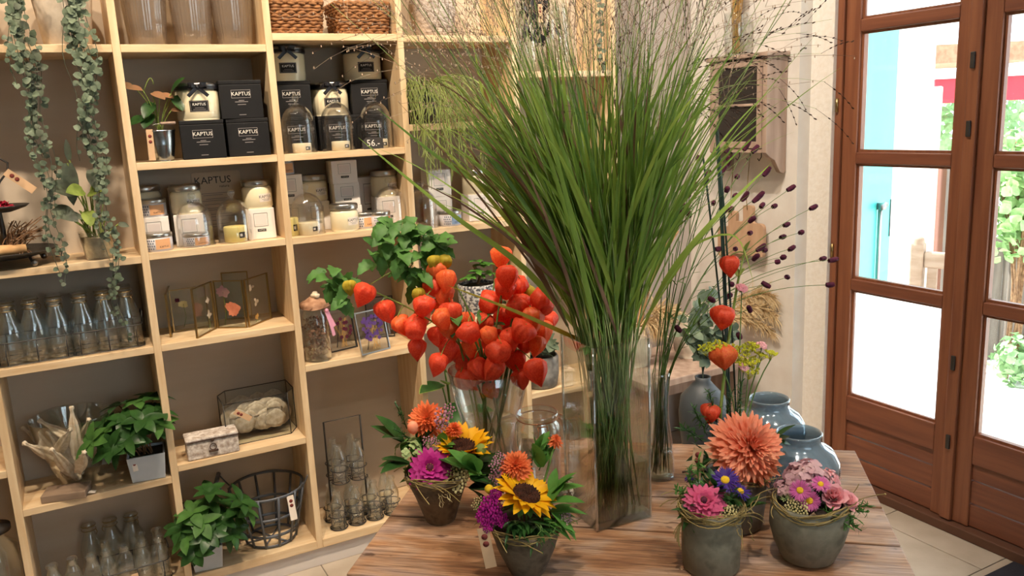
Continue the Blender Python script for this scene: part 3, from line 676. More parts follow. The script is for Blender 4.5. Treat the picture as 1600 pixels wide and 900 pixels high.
# dark bay: two crates of six swing top bottles
zc = .857; crates = []
for k, (ub, vb, nm) in enumerate(((62, 566, 'left'), (172, 548, 'right'))):
    p = front(0, ub, vb, zc, .062); p.y = .085; p.z = zc
    if k == 0: cr = wire_crate(.19, .135, .068, 3); cr.location = p; cr.rotation_euler.z = .03
    else: cr = dup(cr, p, .0)
    cr['label'] = f'{"first" if nm == "left" else "second"} wire crate of swing top bottles, {"beside the left upright" if nm=="left" else "under the trailing hearts plant"}'; cr['group'] = 'wire crates of bottles'
    for i in range(3):
        for j in range(2):
            put_bottle('a', (p.x-.06+.06*i, p.y-.031+.062*j, zc+.005), f'clear bottle with wire band in the {"left" if nm=="left" else "right"} wire crate on the dark shelf', f'bottles in the {nm} crate')
# bottom left bay crates
z = .098
p = Zp(215, 905, z); p = Vector((p.x, .08, z)); cr2 = dup(cr, p, .04, 'wire crate of small bottles on the bottom shelf, front one with paper tag', 'bottom crates')
for i in range(4):
    for j in range(2):
        if (i, j) == (1, 1): continue
        put_bottle('b', (p.x-.075+.05*i, p.y-.03+.058*j, z+.005), 'small open bottle in the wire crates on the bottom left shelf', 'bottles on the bottom left shelf')
price_tag(cr2, fr((-.01, -.071, .055), (.05, -.12, -1), (0, -1, 0)), .07, .02)
for i in range(3): put_bottle('a', (p.x-.085+.062*i-.03, .20, z+.003), 'bottle at the back of the bottom left shelf behind the crate', 'back row bottles on the bottom left shelf')
for i in range(3): put_bottle('b', (-.365+.052*i, .045+.012*(i % 2), z+.003), 'small open bottle standing loose left of the bottom crate', 'loose bottles on the bottom left shelf')
# ---- tiered bottle carrier right of the big wire basket
def carrier(rows, label, p, rz, tall):
    t = thing('bottle_carrier', label, 'bottle carrier', p, rz); r = .0019; hs = []
    for (x, y, zz) in rows:
        b = MB()
        b.ring((x, y, zz+.003), .030, r, 22, 5); b.ring((x, y, zz+.048), .030, r, 22, 5)
        for k in range(4): a = PI/2*k+.4; b.tube([(x+.030*math.cos(a), y+.030*math.sin(a), zz+.003), (x+.030*math.cos(a), y+.030*math.sin(a), zz+.048)], r*.8, 5)
        b.tube([(x-.03, y, zz+.003), (x+.03, y, zz+.003)], r*.8, 5); b.tube([(x, y-.03, zz+.003), (x, y+.03, zz+.003)], r*.8, 5)
        b.build('bottle_ring', M['iron'], t)
    return t
z = .098; px_ = .505
rows = [(0, -.034, .0), (.066, -.034, .0), (.132, -.034, .0), (.198, -.034, .0), (0, .034, .0), (.066, .034, 0), (.132, .034, 0), (.198, .034, 0)]
tr_ = [(.02, -.034, .165), (.086, -.034, .165), (.02, .034, .165), (.086, .034, .165)]
base_p = (px_, .085, z); cu_ = carrier(rows+tr_, 'two tier iron bottle carrier with tall square handle on the bottom shelf', base_p, 0, True)
b = MB(); b.tube([(-.012, 0, .0), (-.012, 0, .38), (.118, 0, .38), (.118, 0, 0)], .0032, 6); b.build('handle', M['iron'], cu_)
b = MB()
for q in (.165, .003): b.tube([(-.012, 0, q), (.118, 0, q)], .0025, 6)
b.tube([(.118, 0, .003), (.23, 0, .003)], .0025, 6); b.build('crossbar', M['iron'], cu_)
for x, y, zz in rows: put_bottle('b', (base_p[0]+x, base_p[1]+y, z+zz+.0055), 'small bottle in the lower tier of the iron carrier', 'bottles in the lower carrier tier')
for x, y, zz in tr_: put_bottle('b', (base_p[0]+x, base_p[1]+y, z+zz+.0055), 'small bottle in the upper tier of the iron carrier', 'bottles in the upper carrier tier')
# ---- big grey wire basket
p = Zp(420, 842, .098); p = Vector((.285, .112, .098)); wb = thing('wire_basket', 'large round grey wire basket with two grip handles and a paper tag', 'basket', p, 0)
def hoop(R, z, wd, name): MB().lathe([(R-.0015, z-wd/2), (R+.0015, z-wd/2), (R+.0015, z+wd/2), (R-.0015, z+wd/2), (R-.0015, z-wd/2)], 40).build(name, M['irong'], wb)
RB = lambda z: .080+.043*(z/.19)
for z_, n_ in ((.006, 'base_hoop'), (.045, 'lower_hoop'), (.11, 'middle_hoop'), (.19, 'rim_hoop')): hoop(RB(z_), z_, .009, n_)
for k in range(12):
    a = 2*PI*k/12+.1; b = MB(); dx, dy = math.cos(a), math.sin(a)
    b.blade([(RB(0)*dx, RB(0)*dy, .003), (RB(.1)*dx, RB(.1)*dy, .1), (RB(.15)*dx, RB(.15)*dy, .15), (RB(.19)*dx, RB(.19)*dy, .192)], .010, Vector((-dy, dx, 0)), 0)
    b.v = []; b.f = []; b.sm = []; b.mi = []
    b.tube([((RB(zz)+.002)*dx, (RB(zz)+.002)*dy, zz) for zz in (.003, .1, .192)], .0042, 6); b.build('upright_strip', M['irong'], wb)
b = MB(); [b.tube([(-.078*math.cos(a), -.078*math.sin(a), .004), (.078*math.cos(a), .078*math.sin(a), .004)], .003, 5) for a in (0, PI/3, 2*PI/3)]; b.build('base_wires', M['irong'], wb)
for a, t_ in ((math.radians(165), .05), (math.radians(-18), .055)):
    dx, dy = math.cos(a), math.sin(a); R = .123; ex, ey = -dy, dx
    h = MB(); h.tube([(R*dx+ex*.045, R*dy+ey*.045, .19), ((R+.03)*dx+ex*.035, (R+.03)*dy+ey*.035, .19+t_)], .0025, 5); h.tube([(R*dx-ex*.045, R*dy-ey*.045, .19), ((R+.03)*dx-ex*.035, (R+.03)*dy-ey*.035, .19+t_)], .0025, 5)
    ho = h.build('handle', M['irong'], wb); MB().tube([((R+.03)*dx+ex*.04, (R+.03)*dy+ey*.04, .19+t_), ((R+.03)*dx-ex*.04, (R+.03)*dy-ey*.04, .19+t_)], .0075, 8).build('grip', M['irong'], ho)
price_tag(wb, fr((.052, -.116, .187), (.05, -.1, -1), (0, -1, 0)), .085, .022, 'tagw')
# ---- wicker baskets on the top shelf
def wicker_basket():
    t = thing('wicker_basket', 'x', 'basket'); w, d, h = .175, .15, .095
    def rect(s, z, c=.02):
        pts = []
        for cx, cy, a0 in ((w/2*s-c, d/2*s-c, 0), (-w/2*s+c, d/2*s-c, 90), (-w/2*s+c, -d/2*s+c, 180), (w/2*s-c, -d/2*s+c, 270)):
            for k in range(8): a = math.radians(a0+90*k/7); pts.append(Vector((cx+c*math.cos(a), cy+c*math.sin(a), z)))
        out = []
        for i, p in enumerate(pts):
            q = pts[(i+1) % len(pts)]; L = max(1, int((q-p).length/.006))
            out += [p+(q-p)*j/L for j in range(L)]
        return out
    b = MB(); rowsN = 10
    for k in range(rowsN):
        zz = .005+k*(h-.01)/(rowsN-1); pts = rect(.9+.1*k/(rowsN-1), zz); N_ = len(pts)
        wv = [p + Vector((p.x, p.y, 0)).normalized()*(.003*math.sin(i*1.15+k*PI)) + Vector((0, 0, .0015*math.sin(i*1.15+k*2))) for i, p in enumerate(pts)]
        b.tube(wv + [wv[0]], .0056, 5, False)
    b.build('woven_wall', M['wicker'], t)
    pts = rect(1.0, h); MB().tube([p+Vector((0, 0, .002*math.sin(i*1.3))) for i, p in enumerate(pts)]+[pts[0]], .007, 6, False).build('rim', M['wicker'], t)
    MB().box((0, 0, .004), (w*.88, d*.88, .006)).build('bottom', M['wicker'], t); return t
z = 1.757; wk = wicker_basket(); p = Zp(465, 51, z); wk.location = (.42+.0965, .10, z); wk['label'] = 'brown wicker basket, left one of the two on the top shelf'
dup(wk, (.42+.315, .10, z), -.02, 'brown wicker basket, right one of the two on the top shelf')
# ---- ribbed glass vases on the top shelf
def ribbed_vase(r, h):
    t = thing('ribbed_vase', 'x', 'vase'); pr = [(0, 0), (r*.75, 0), (r*.8, .006), (r*.9, h*.25), (r*.97, h*.5), (r, h*.75), (r*.93, h)]
    MB().lathe(pr + [(a*.95, max(z_, .008)) for a, z_ in pr[::-1][:-1]] + [(0, .008)], 96, None, lambda a, z_, i: 1+.018*math.cos(a*32)).build('vase_glass', M['ribbed'], t); return t
M['ribbed'] = glass('ribbed_glass', 'e6dfd6', base=.06, body=.12, bodycol='cfc4b8')
rv = ribbed_vase(.062, .26); z = 1.724
for k, (x, nm) in enumerate(((.095, 'left'), (.225, 'middle'), (.342, 'right'))):
    o = rv if k == 0 else dup(rv, (0, 0, 0)); o.location = (x, .11+.01*(k % 2), z); o['label'] = f'tall ribbed glass vase, {nm} one of three on the top shelf'; o['group'] = 'ribbed vases'
# ---- folding pressed flower frames
def glass_frame(c0, c1, z, h, parent, name='glass_panel', flip=0):
    a, b_ = Vector(c0), Vector(c1); dv = b_-a; L = dv.length; Mx = Matrix.Translation((a.x, a.y, z)) @ Matrix.Rotation(math.atan2(dv.y, dv.x), 4, 'Z')
    fm_ = MB(); w = .0032
    for x0_, x1_, z0_, z1_ in ((0, w, 0, h), (L-w, L, 0, h), (w, L-w, 0, w), (w, L-w, h-w, h)):
        fm_.box((0, 0, 0), (1, 1, 1), M=Mx @ Matrix.Translation(((x0_+x1_)/2, 0, (z0_+z1_)/2)) @ Matrix.Diagonal((x1_-x0_, .006, z1_-z0_, 1)))
    o = fm_.build('panel_frame', M['brass'], parent)
    g_ = MB().box((0, 0, 0), (1, 1, 1), M=Mx @ Matrix.Translation((L/2, 0, h/2)) @ Matrix.Diagonal((L-2*w, .003, h-2*w, 1))); g_.build('glass_panel', M['pane'], o)
    return Mx, L, o
def pressed(Mx, x, z, r, m, o, stem=True, n=9):
    b = MB()
    for k in range(n): a = 2*PI*k/n+rnd(-.2, .2); b.leaf(Mx @ fr((x, -.0022, z), (math.cos(a), -.03, math.sin(a)*.75), (0, -1, 0)), r*rnd(.7, 1.1), r*rnd(.5, .8), .05, .05, 4)
    b.build('pressed_flower', M[m], o)
    if stem: MB().tube([Mx @ Vector((x, -.002, z)), Mx @ Vector((x+.004, -.002, z*.5)), Mx @ Vector((x-.006, -.002, .01))], .0008, 4).build('pressed_stem', M['stemg'], o)
zf = .858; Y_ = lambda u, v: Zp(u, v, zf)
A = thing('folding_frame', 'brass edged glass frame with pressed yellow flower, folded open at the left', 'picture frame')
a0 = Y_(267, 527); a1 = Y_(270, 516); a1.y = min(a1.y, .12); a2 = Vector((a0.x+.012, .15, 0)); a3 = Vector((a2.x+.115, .16, 0))
Mx, L, o = glass_frame(a0, a2, zf, .135, A); Mx, L, o = glass_frame(a2+Vector((.004, 0, 0)), a3, zf, .135, A); pressed(Mx, L*.35, .085, .016, 'cream', o); pressed(Mx, L*.2, .10, .008, 'burg', o, False)
B_ = thing('folding_frame', 'brass edged glass frame with pressed coral poppies and white petals', 'picture frame')
b0 = Y_(308, 529); b1 = Y_(338, 513); b2 = Y_(386, 512); b3 = Y_(424, 497)
Mx, L, o = glass_frame(b0, b1, zf, .155, B_); pressed(Mx, L*.7, .10, .014, 'capiz', o, False, 4); pressed(Mx, L*.68, .055, .018, 'capiz', o, True, 4)
Mx, L, o = glass_frame(b1+Vector((.006, 0, 0)), b2, zf, .155, B_); pressed(Mx, L*.32, .118, .022, 'hydr', o, True, 13); pressed(Mx, L*.62, .064, .027, 'coral', o, False, 15)
Mx, L, o = glass_frame(b2+Vector((.006, 0, 0)), b3, zf, .155, B_); pressed(Mx, L*.25, .125, .016, 'capiz', o, False, 3); pressed(Mx, L*.4, .075, .018, 'capiz', o, False, 3); pressed(Mx, L*.35, .025, .012, 'straw', o, True, 5)
C_ = thing('picture_frame', 'dark edged glass frame standing at the back behind the coral poppies', 'picture frame'); glass_frame((.235, .215, 0), (.315, .185, 0), zf, .16, C_)
# ---- glass box of capiz shells and the woven lidded box
z = .472; p = Zp(388, 683, z); gx = thing('glass_box', 'large glass box full of round pale shell discs with a paper tag', 'glass box', (.305-.015, .14, z), .0)
w, d, h = .235, .15, .142; b = MB()
o = MB(); o.add([(x, y, zz) for zz in (0, h) for x, y in ((-w/2, -d/2), (w/2-.03, -d/2), (w/2, -d/2+.05), (w/2, d/2), (-w/2+.03, d/2), (-w/2, d/2-.04))], [tuple(range(6))[::-1], tuple(range(6, 12))] + [(i, (i+1) % 6, (i+1) % 6+6, i+6) for i in range(6)], False)
gv = o.v; o.build('glass_walls', M['pane'], gx)
e = MB(); [e.tube([gv[i], gv[(i+1) % 6]], .0015, 5) for i in range(6)]; [e.tube([gv[6+i], gv[6+(i+1) % 6]], .0015, 5) for i in range(6)]; [e.tube([gv[i], gv[i+6]], .0015, 5) for i in range(6)]; e.build('metal_edges', M['iron'], gx)
price_tag(gx, fr((-.085, -d/2-.003, .115), (.8, 0, -.6), (0, -1, 0)), .06, .018)
sd = None
for k in range(54):
    r = rnd(.032, .048) if k < 44 else rnd(.026, .04); x = rnd(-.075, .070) if k > 12 else rnd(-.085, .075); y = .055-.0021*k; zz = rnd(.050, .092)
    if sd is None:
        b = MB(); b.lathe([(0, -.0008), (.6, -.0008), (1.0, -.0004), (1.0, .0004), (.6, .0012), (0, .0015)], 20, Matrix.Diagonal((.035, .035, 1, 1)), lambda a, z_, i: 1+.04*math.sin(a*5+1)+.03*math.sin(a*9)+.02*math.sin(a*17)); sd = b.build('shell_disc', M['capiz']); tag(sd, 'round pale translucent shell disc inside the glass box', 'shell', 'shell discs in the glass box')
        q = sd
    else: q = sd.copy(); COL.objects.link(q)
    q.location = (gx.location.x+x, gx.location.y+y, z+zz); q.scale = (r/.035, r/.035, 1)
    q.rotation_euler = (1.5708+rnd(-.02, .02), rnd(0, 6.28) if False else rnd(-.02, .02), rnd(-.02, .02))
p = Zp(335, 705, z); bx = thing('woven_box', 'small whitewashed woven box with hinged lid and toggle', 'box', (p.x-.006, .045, z), -.03)
w, d, h = .155, .075, .058; mw = mat('white_weave', 'd8cfc6', .8, col2='9d8b7d', scale=80, stretch=(1, 1, 1), bump=.7)
MB().box((0, 0, h/2), (w, d, h)).build('box_body', mw, bx, bevel=.004); MB().box((0, 0, h+.006), (w+.004, d+.004, .010)).build('lid', mw, bx, bevel=.004)
MB().box((0, 0, h+.0008), (w+.006, d+.006, .0018)).build('lid_edging', M['driedb'], bx)
b = MB(); b.ring((0, 0, 0), .010, .0013, 14, 5, Matrix.Translation((0, -d/2-.003, .035)) @ Matrix.Rotation(PI/2, 4, 'X')); b.ball((0, -d/2-.005, .057), .005); b.tube([(-.014, -d/2-.004, .022), (.014, -d/2-.004, .022)], .0035, 8); b.build('toggle', M['driedb'], bx)
# ---- big glass vase of pale dried pods, wooden block
z = .441; p = front(0, 122, 742, z, .03); p = Vector((-.258, .118, z))
gv_ = thing('glass_bowl_vase', 'wide conical clear glass vase filled with dried pods', 'vase', p)
pr = [(0, 0), (.040, 0), (.048, .004), (.076, .075), (.100, .145), (.112, .215), (.113, .22)]
MB().lathe(pr + [(a-.003, max(zz, .006)) for a, zz in pr[::-1][:-1]] + [(0, .006)], 36).build('vase_glass', M['glass'], gv_)
price_tag(gv_, fr((-.02, -.099, .01), (.5, -.1, -.05), (0, 0, 1)), .06, .018, 'tagw')
def pod():
    b = MB(); b.lathe([(0, 0), (.006, .004), (.011, .02), (.0135, .05), (.012, .085), (.009, .11), (.005, .125), (.0035, .14), (.006, .150), (.004, .154), (0, .154)], 30, None, lambda a, zz, i: 1+.22*math.cos(a*5)); return b
pd = pod().build('dried_pod', M['drift']); tag(pd, 'pale ribbed dried pod in the wide conical glass vase', 'dried pod', 'dried pods in the conical vase')
for k, (x, y, zz, rx, ry) in enumerate(((0, -.035, .085, .1, .05), (-.02, .01, .06, -.2, -.8), (.02, 0, .07, .1, .75), (-.01, .03, .03, -.1, -.5), (.01, .01, .02, .2, .4), (.0, -.02, .012, .4, -.25), (-.025, -.015, .085, .1, -1.0), (.02, .03, .05, -.3, .55), (-.015, -.02, .035, .2, -.7), (-.05, .02, .10, .1, -.9), (.045, -.02, .10, -.2, .8), (.01, .045, .08, -.7, .1), (-.04, -.035, .06, .5, -.6), (.035, .03, .05, -.4, .5), (.0, -.045, .05, .9, .2))):
    q = pd if k == 0 else pd.copy()
    if k: COL.objects.link(q)
    q.location = (p.x+x, p.y+y, p.z+zz); q.rotation_euler = (rx, ry, k*.9); q.scale = (1.15,)*3
bk = MB().box((0, 0, .011), (.12, .075, .022)).build('wooden_block', mat('grey_brown_wood', '8f7863', .8, col2='7b6654', scale=4, stretch=(2, 12, 12)), bevel=.002); bk.location = (-.295, .035, z); bk.rotation_euler.z = -.25; tag(bk, 'flat grey brown wooden block lying before the conical vase', 'wooden block')
# ---- jar with fungus lid, framed pressed flowers
z = .714; p = clampy(front(0, 500, 566, z, .04), .045); jf = thing('potpourri_jar', 'glass jar of dried petals with a bracket fungus lid and pink ribbon', 'jar', (p.x-.002, p.y, z))
pr = [(0, 0), (.040, 0), (.043, .004), (.043, .150), (.036, .165), (.036, .178)]
MB().lathe(pr + [(a-.002, max(zz, .006)) for a, zz in pr[::-1][:-1]] + [(0, .006)], 30).build('jar_glass', M['glass'], jf)
lid = MB().lathe([(0, .176), (.047, .178), (.052, .188), (.044, .198), (.025, .205), (.012, .215), (0, .216)], 20, None, lambda a, zz, i: 1+.10*math.sin(a*3+i)+.06*math.sin(a*7+i*2)).build('fungus_lid', M['fungus'], jf)
b = MB(); [b.ball((rnd(-.01, .02), rnd(-.02, .01), .215+rnd(0, .012)), rnd(.007, .012), 7, 5, (1, 1, .7)) for k in range(5)]; b.build('fungus_knobs', M['drift'], lid)
b = MB(); b.leaf(fr((.030, -.034, .165), (.25, -.15, -1), (.5, -1, 0)), .085, .016, .15, .15, 6, lambda t: .85); b.leaf(fr((.032, -.03, .168), (.35, 0, -1), (.5, -1, 0)), .06, .016, -.1, .15, 6, lambda t: .85); b.ball((.031, -.033, .168), .008); b.build('pink_ribbon', mat('pink_satin', 'd58fa6', .35), jf)
b = MB()
for k in range(260):
    a = rnd(0, 6.28); rr = .038*math.sqrt(random.random()); b.leaf(fr((rr*math.cos(a), rr*math.sin(a), rnd(.008, .142)), rdir(), rdir()), rnd(.010, .018), rnd(.008, .012), .5, .3, 2)
tag(b.build('dried_petals', M['driedp'] if 'driedp' in M else mat('dried_petals', 'b58f70', .9, col2='7b4a3e', scale=60, trans=.2), None, 0, jf.location), 'mixed dried petals filling the fungus lidded jar', 'dried petals', None, 'stuff')
def leaning_frame(c, w, h, rz, tilt, label, cols, edge):
    t = thing('pressed_flower_frame', label, 'picture frame', c, rz); t.rotation_euler = (tilt, 0, rz)
    f_ = MB(); e_ = .004
    for x0_, x1_, z0_, z1_ in ((-w/2, -w/2+e_, 0, h), (w/2-e_, w/2, 0, h), (-w/2+e_, w/2-e_, 0, e_), (-w/2+e_, w/2-e_, h-e_, h)): f_.bb(x0_, x1_, -.004, .004, z0_, z1_)
    f_.build('panel_frame', M[edge], t); MB().bb(-w/2+e_, w/2-e_, -.0015, .0015, e_, h-e_).build('glass_panel', M['mirrorglass'], t)
    b = MB()
    for k in range(cols[1]):
        x = rnd(-w*.3, w*.36); zz = rnd(h*.28, h*.85)
        for j in range(6): a = 2*PI*j/6+k; b.leaf(fr((x, -.0025, zz), (math.cos(a), -.04, math.sin(a)), (0, -1, 0)), .008, .006, .02, .02, 2)
    b.build('pressed_flowers', M[cols[0]], t)
    b = MB(); [b.tube([(rnd(-w*.1, w*.2), -.002, h*.08), (rnd(-w*.1, w*.2), -.002, h*.4), (rnd(-w*.3, w*.3), -.002, h*.75)], .0007, 4) for k in range(9)]; b.build('pressed_stems', M['straw'], t)
    b2 = MB(); b2.tube([(0, .004, h*.7), (0, .05, .004)], .0018, 5); b2.build('support_wire', M[edge], t); return t
M['mirrorglass'] = glass('frame_glass', 'f4f6f8', base=.10, refl=.85)
pm('violet', '6d4a8c', '4c3070', .15)
p = Zp(540, 548, z); leaning_frame((p.x, p.y+.015, z), .105, .145, math.radians(12), -.18, 'dark edged glass frame with pressed dark blossoms, beside the fungus lidded jar', ('burg', 12), 'iron')
p = Zp(585, 552, z); leaning_frame((p.x+.01, p.y+.012, z), .115, .145, math.radians(14), -.2, 'pale edged glass frame with pressed violet flowers', ('violet', 40), 'silver')
p = Vector((.83-.05, .2, z)); leaning_frame((p.x-.02, .19, z), .10, .15, math.radians(-20), -.1, 'glass frame in shade at the back behind the lantern stems', ('burg', 10), 'iron')
# ---- two tier cake stand
z = 1.130; p = Vector((-.43+.055, .075, z)); p = Zp(18, 405, z); p = Vector((p.x, .10, z)); cs = thing('tiered_stand', 'two tier dark metal stand with crown handle', 'cake stand', p)
MB().lathe([(0, .020), (.06, .021), (.10, .030), (.128, .042), (.129, .044), (.10, .034), (.06, .025), (0, .024)], 40).build('lower_plate', M['iron'], cs)
MB().lathe([(0, .150), (.03, .151), (.065, .162), (.075, .170), (.064, .166), (.03, .155), (0, .154)], 36).build('upper_plate', M['iron'], cs)
MB().tube([(0, 0, .02), (0, 0, .06), (0, 0, .10), (0, 0, .155), (0, 0, .22)], [.006, .004, .007, .004, .004], 8).build('stem', M['iron'], cs)
b = MB()
for s in (-1, 1): b.tube([(0, 0, .21), (s*.012, 0, .235), (s*.034, 0, .262), (s*.038, 0, .285), (s*.022, 0, .298), (0, 0, .305)], .003, 6)
b.build('ring_handle', M['iron'], cs); b = MB(); [b.lathe([(0, .0), (.006, .004), (.004, .012), (0, .020)], 6, Matrix.Translation((s*.010, 0, .303))) for s in (-1, 0, 1)]; b.build('crown', M['iron'], cs)
for a in (-.9, -2.3, .6, 2.2):
    b = MB(); b.tube([(.09*math.cos(a), .09*math.sin(a), .028), (.105*math.cos(a), .105*math.sin(a), .004)], .004, 6); b.ball((.106*math.cos(a), .106*math.sin(a), .011), .010, 10, 6); b.build('foot', M['silverd'], cs)
b = MB(); b.tube([(.125, -.02, .042), (.137, -.02, .03), (.132, -.02, .012), (.118, -.02, .014)], .002, 5); b.build('scroll', M['iron'], cs)
price_tag(cs, fr((.03, -.008, .262), (.6, -.1, -.55), (.2, -1, 0)), .085, .022)
b = MB(); [b.leaf(fr((rnd(-.03, .03), rnd(-.03, .03), .158+rnd(0, .012)), rdir(0), (0, 0, 1)), .018, .013, .4, .3, 3) for k in range(70)]
o = b.build('red_moss_petals', mat('red_petals', 'b01838', .8), None, 0, p); tag(o, 'bright red dried petals on the upper plate of the stand', 'dried petals', None, 'stuff')
b = MB(); [b.tube(bez((rnd(-.02, .06), rnd(-.05, .03), .032), (rnd(-.02, .08), rnd(-.04, .03), .08), (rnd(.01, .11), rnd(-.05, .04), rnd(.07, .13)), 4), .0016, 4) for k in range(60)]
o = b.build('twig_bundle', M['bark'], None, 0, p); tag(o, 'bundle of dry brown twigs on the lower plate of the stand', 'twigs', None, 'stuff')
b = MB(); b.tube([(-.09, -.02, .045), (-.03, -.04, .048), (.05, -.03, .046)], [.014, .017, .013], 8); o = b.build('birch_log', mat('pale_log', 'd6ab78', .8, col2='b88a58', scale=20), None, 0, p); tag(o, 'short pale wooden log lying on the lower plate', 'log')
# ---- leftmost bay behind the upright: dark bottle and basket
p = Vector((-.50, .07, .098)); lt = thing('glass_lantern', 'tall glass lantern with dark top in the leftmost bottom bay', 'lantern', p); MB().lathe([(0, 0), (.06, 0), (.06, .22), (.03, .25), (.03, .27)] + [(.028, .27), (.028, .25), (.057, .218), (.057, .006), (0, .006)], 24).build('lantern_glass', M['glassd'], lt); MB().lathe([(.02, .27), (.05, .272), (.05, .285), (.0, .30)], 24).build('lantern_top', M['iron'], lt)
# ================================================================ the old plank table
TZ = .68
D1 = Vector((math.cos(math.radians(-40.5)), math.sin(math.radians(-40.5)), 0)); D2 = Vector((-D1.y, D1.x, 0))
TO = Zp(540, 897, TZ); TW, TD, TT = .985, .670, .034
tb = thing('plank_table', 'old worn plank table under the vases and flower pots', 'table', (TO.x, TO.y, 0), math.radians(-40.5))
cuts = [0, .228, .378, TD]
for a, c, m in ((cuts[0], cuts[1], 'table'), (cuts[1], cuts[2], 'table'), (cuts[2], cuts[3], 'table')):
    MB().bb(0, TW, a+.003, c-.003, TZ-TT, TZ-.0006).build('top_plank', M[m], tb, bevel=.0025)
for xx in (.03, .90):
    for yy in (.03, TD-.09): MB().bb(xx, xx+.06, yy, yy+.06, 0, TZ-TT-.0002).build('leg', M['tabled'], tb, bevel=.004)
for yy in (.04, TD-.065): MB().bb(.092, .898, yy, yy+.025, TZ-TT-.10, TZ-TT-.0004).build('apron', M['tabled'], tb)
for xx in (.04, .92): MB().bb(xx, xx+.025, .092, TD-.092, TZ-TT-.10, TZ-TT-.0004).build('apron', M['tabled'], tb)
b = MB(); b.bb(.02, TW-.02, .05, TD-.05, TZ-TT-.012, TZ-TT-.0008)
def tabp(u, v, r): p = Zp(u, v, TZ); return p + VIEWXY*r

# ================================================================ flower builders
def petals(b, Mx, n, r0, L, Wd, elev, curl=.3, fold=.2, jit=.12, z=0, shape=None, seg=5, rot=0, wav=0):
    for k in range(n):
        a = 2*PI*(k+rnd(-jit, jit))/n+rot; e = elev+rnd(-jit, jit)
        d = Vector((math.cos(a)*math.cos(e), math.sin(a)*math.cos(e), math.sin(e)))
        upv = Vector((-math.cos(a)*math.sin(e), -math.sin(a)*math.sin(e), math.cos(e)))
        b.leaf(Mx @ fr((math.cos(a)*r0, math.sin(a)*r0, z), d, upv), L*rnd(.9, 1.08), Wd*rnd(.9, 1.1), curl, fold, seg, shape, 1, wav)
PT_ = lambda t: min(1, t*3.0+.3)*(1-.8*t**7)          # strap petal with a round end
PP_ = lambda t: math.sin(PI*min(1, .12+t*.88))**.9           # pointed petal
def sunflower(parent, Mx, r, m='yellow', cup=.42):
    b = MB(); petals(b, Mx, 19, r*.38, r*.68, r*.32, cup, .3, .25, .25, 0, PP_); petals(b, Mx, 17, r*.34, r*.74, r*.32, cup-.3, .3, .25, .25, -.002, PP_, rot=.2)
    o = b.build('sunflower', M[m], parent)
    b = MB(); b.lathe([(r*.44, -.002), (r*.45, .004), (r*.36, .010), (r*.2, .009), (0, .005)], 24, Mx); [b.ball(Mx @ Vector((rr*math.cos(a), rr*math.sin(a), .009)), r*.035, 5, 4) for rr, a in ((r*.42*math.sqrt(k/90), k*2.4) for k in range(90))]
    b.build('seed_disc', M['discb'], o); b = MB(); petals(b, Mx, 13, r*.2, r*.55, r*.25, -.35, .3, .2, .2, -.006, PP_, 4); b.lathe([(.004, -.04), (.005, -.02), (r*.35, -.008), (0, -.006)], 12, Mx); b.build('sepals', M['leaf'], o); return o
def dahlia(parent, Mx, r, m='orange', layers=9, name='dahlia', w=.22, n0=24):
    b = MB()
    for k in range(layers):
        t = k/(layers-1); n = max(5, int(n0*(1-t*.72))); L = r*(1-.72*t); e = -.30+1.55*t**1.15
        petals(b, Mx, n, r*.04, L, r*w*(1-.45*t), e, -.25+.1*t, .55, .18, r*.10*t+.002*k, PT_, 5, k*.37)
    o = b.build(name, M[m], parent); b = MB(); b.lathe([(.003, -r*.5), (.004, -r*.3), (r*.4, -r*.08), (0, 0)], 12, Mx); petals(b, Mx, 8, r*.1, r*.35, r*.2, -.4, .2, .2, .1, -.003, PP_, 3); b.build('sepals', M['leaf'], o); return o
def zinnia(parent, Mx, r, m='magenta'):
    b = MB()
    for k, (n, L, e) in enumerate(((20, 1, .02), (18, .86, .16), (15, .70, .32), (11, .52, .55), (8, .36, .9))): petals(b, Mx, n, r*.08, r*L, r*.30, e, .18, .12, .15, .0025*k, PT_, 5, k*.5)
    o = b.build('zinnia', M[m], parent); b = MB(); b.lathe([(r*.20, .008), (r*.16, .016), (0, .018)], 14, Mx); o2 = b.build('flower_centre', M['burg'], o)
    b = MB(); petals(b, Mx, 9, r*.13, r*.09, r*.06, 1.0, .2, .2, .1, .014, PP_, 3); b.build('stamens', M['discy'], o); return o
def aster(parent, Mx, r, m='purple'):
    b = MB(); petals(b, Mx, 38, r*.28, r*.72, r*.11, .10, .12, .2, .3, .002, PT_, 3); petals(b, Mx, 34, r*.26, r*.68, r*.11, .28, .15, .2, .3, .003, PT_, 3, .08)
    o = b.build('aster', M[m], parent); b = MB(); b.lathe([(r*.31, .001), (r*.29, .004), (r*.15, .0055), (0, .005)], 18, Mx); [b.ball(Mx @ Vector((r*.27*math.sqrt(k/30)*math.cos(k*2.4), r*.27*math.sqrt(k/30)*math.sin(k*2.4), .0052)), r*.035, 4, 3) for k in range(30)]; b.build('flower_centre', M['discy'], o); b = MB(); petals(b, Mx, 12, r*.1, r*.4, r*.12, -.3, .1, .1, .1, -.001, PP_, 3); b.lathe([(.002, -.03), (.0025, -.01), (r*.25, -.002), (0, 0)], 8, Mx); b.build('sepals', M['leaf'], o); return o
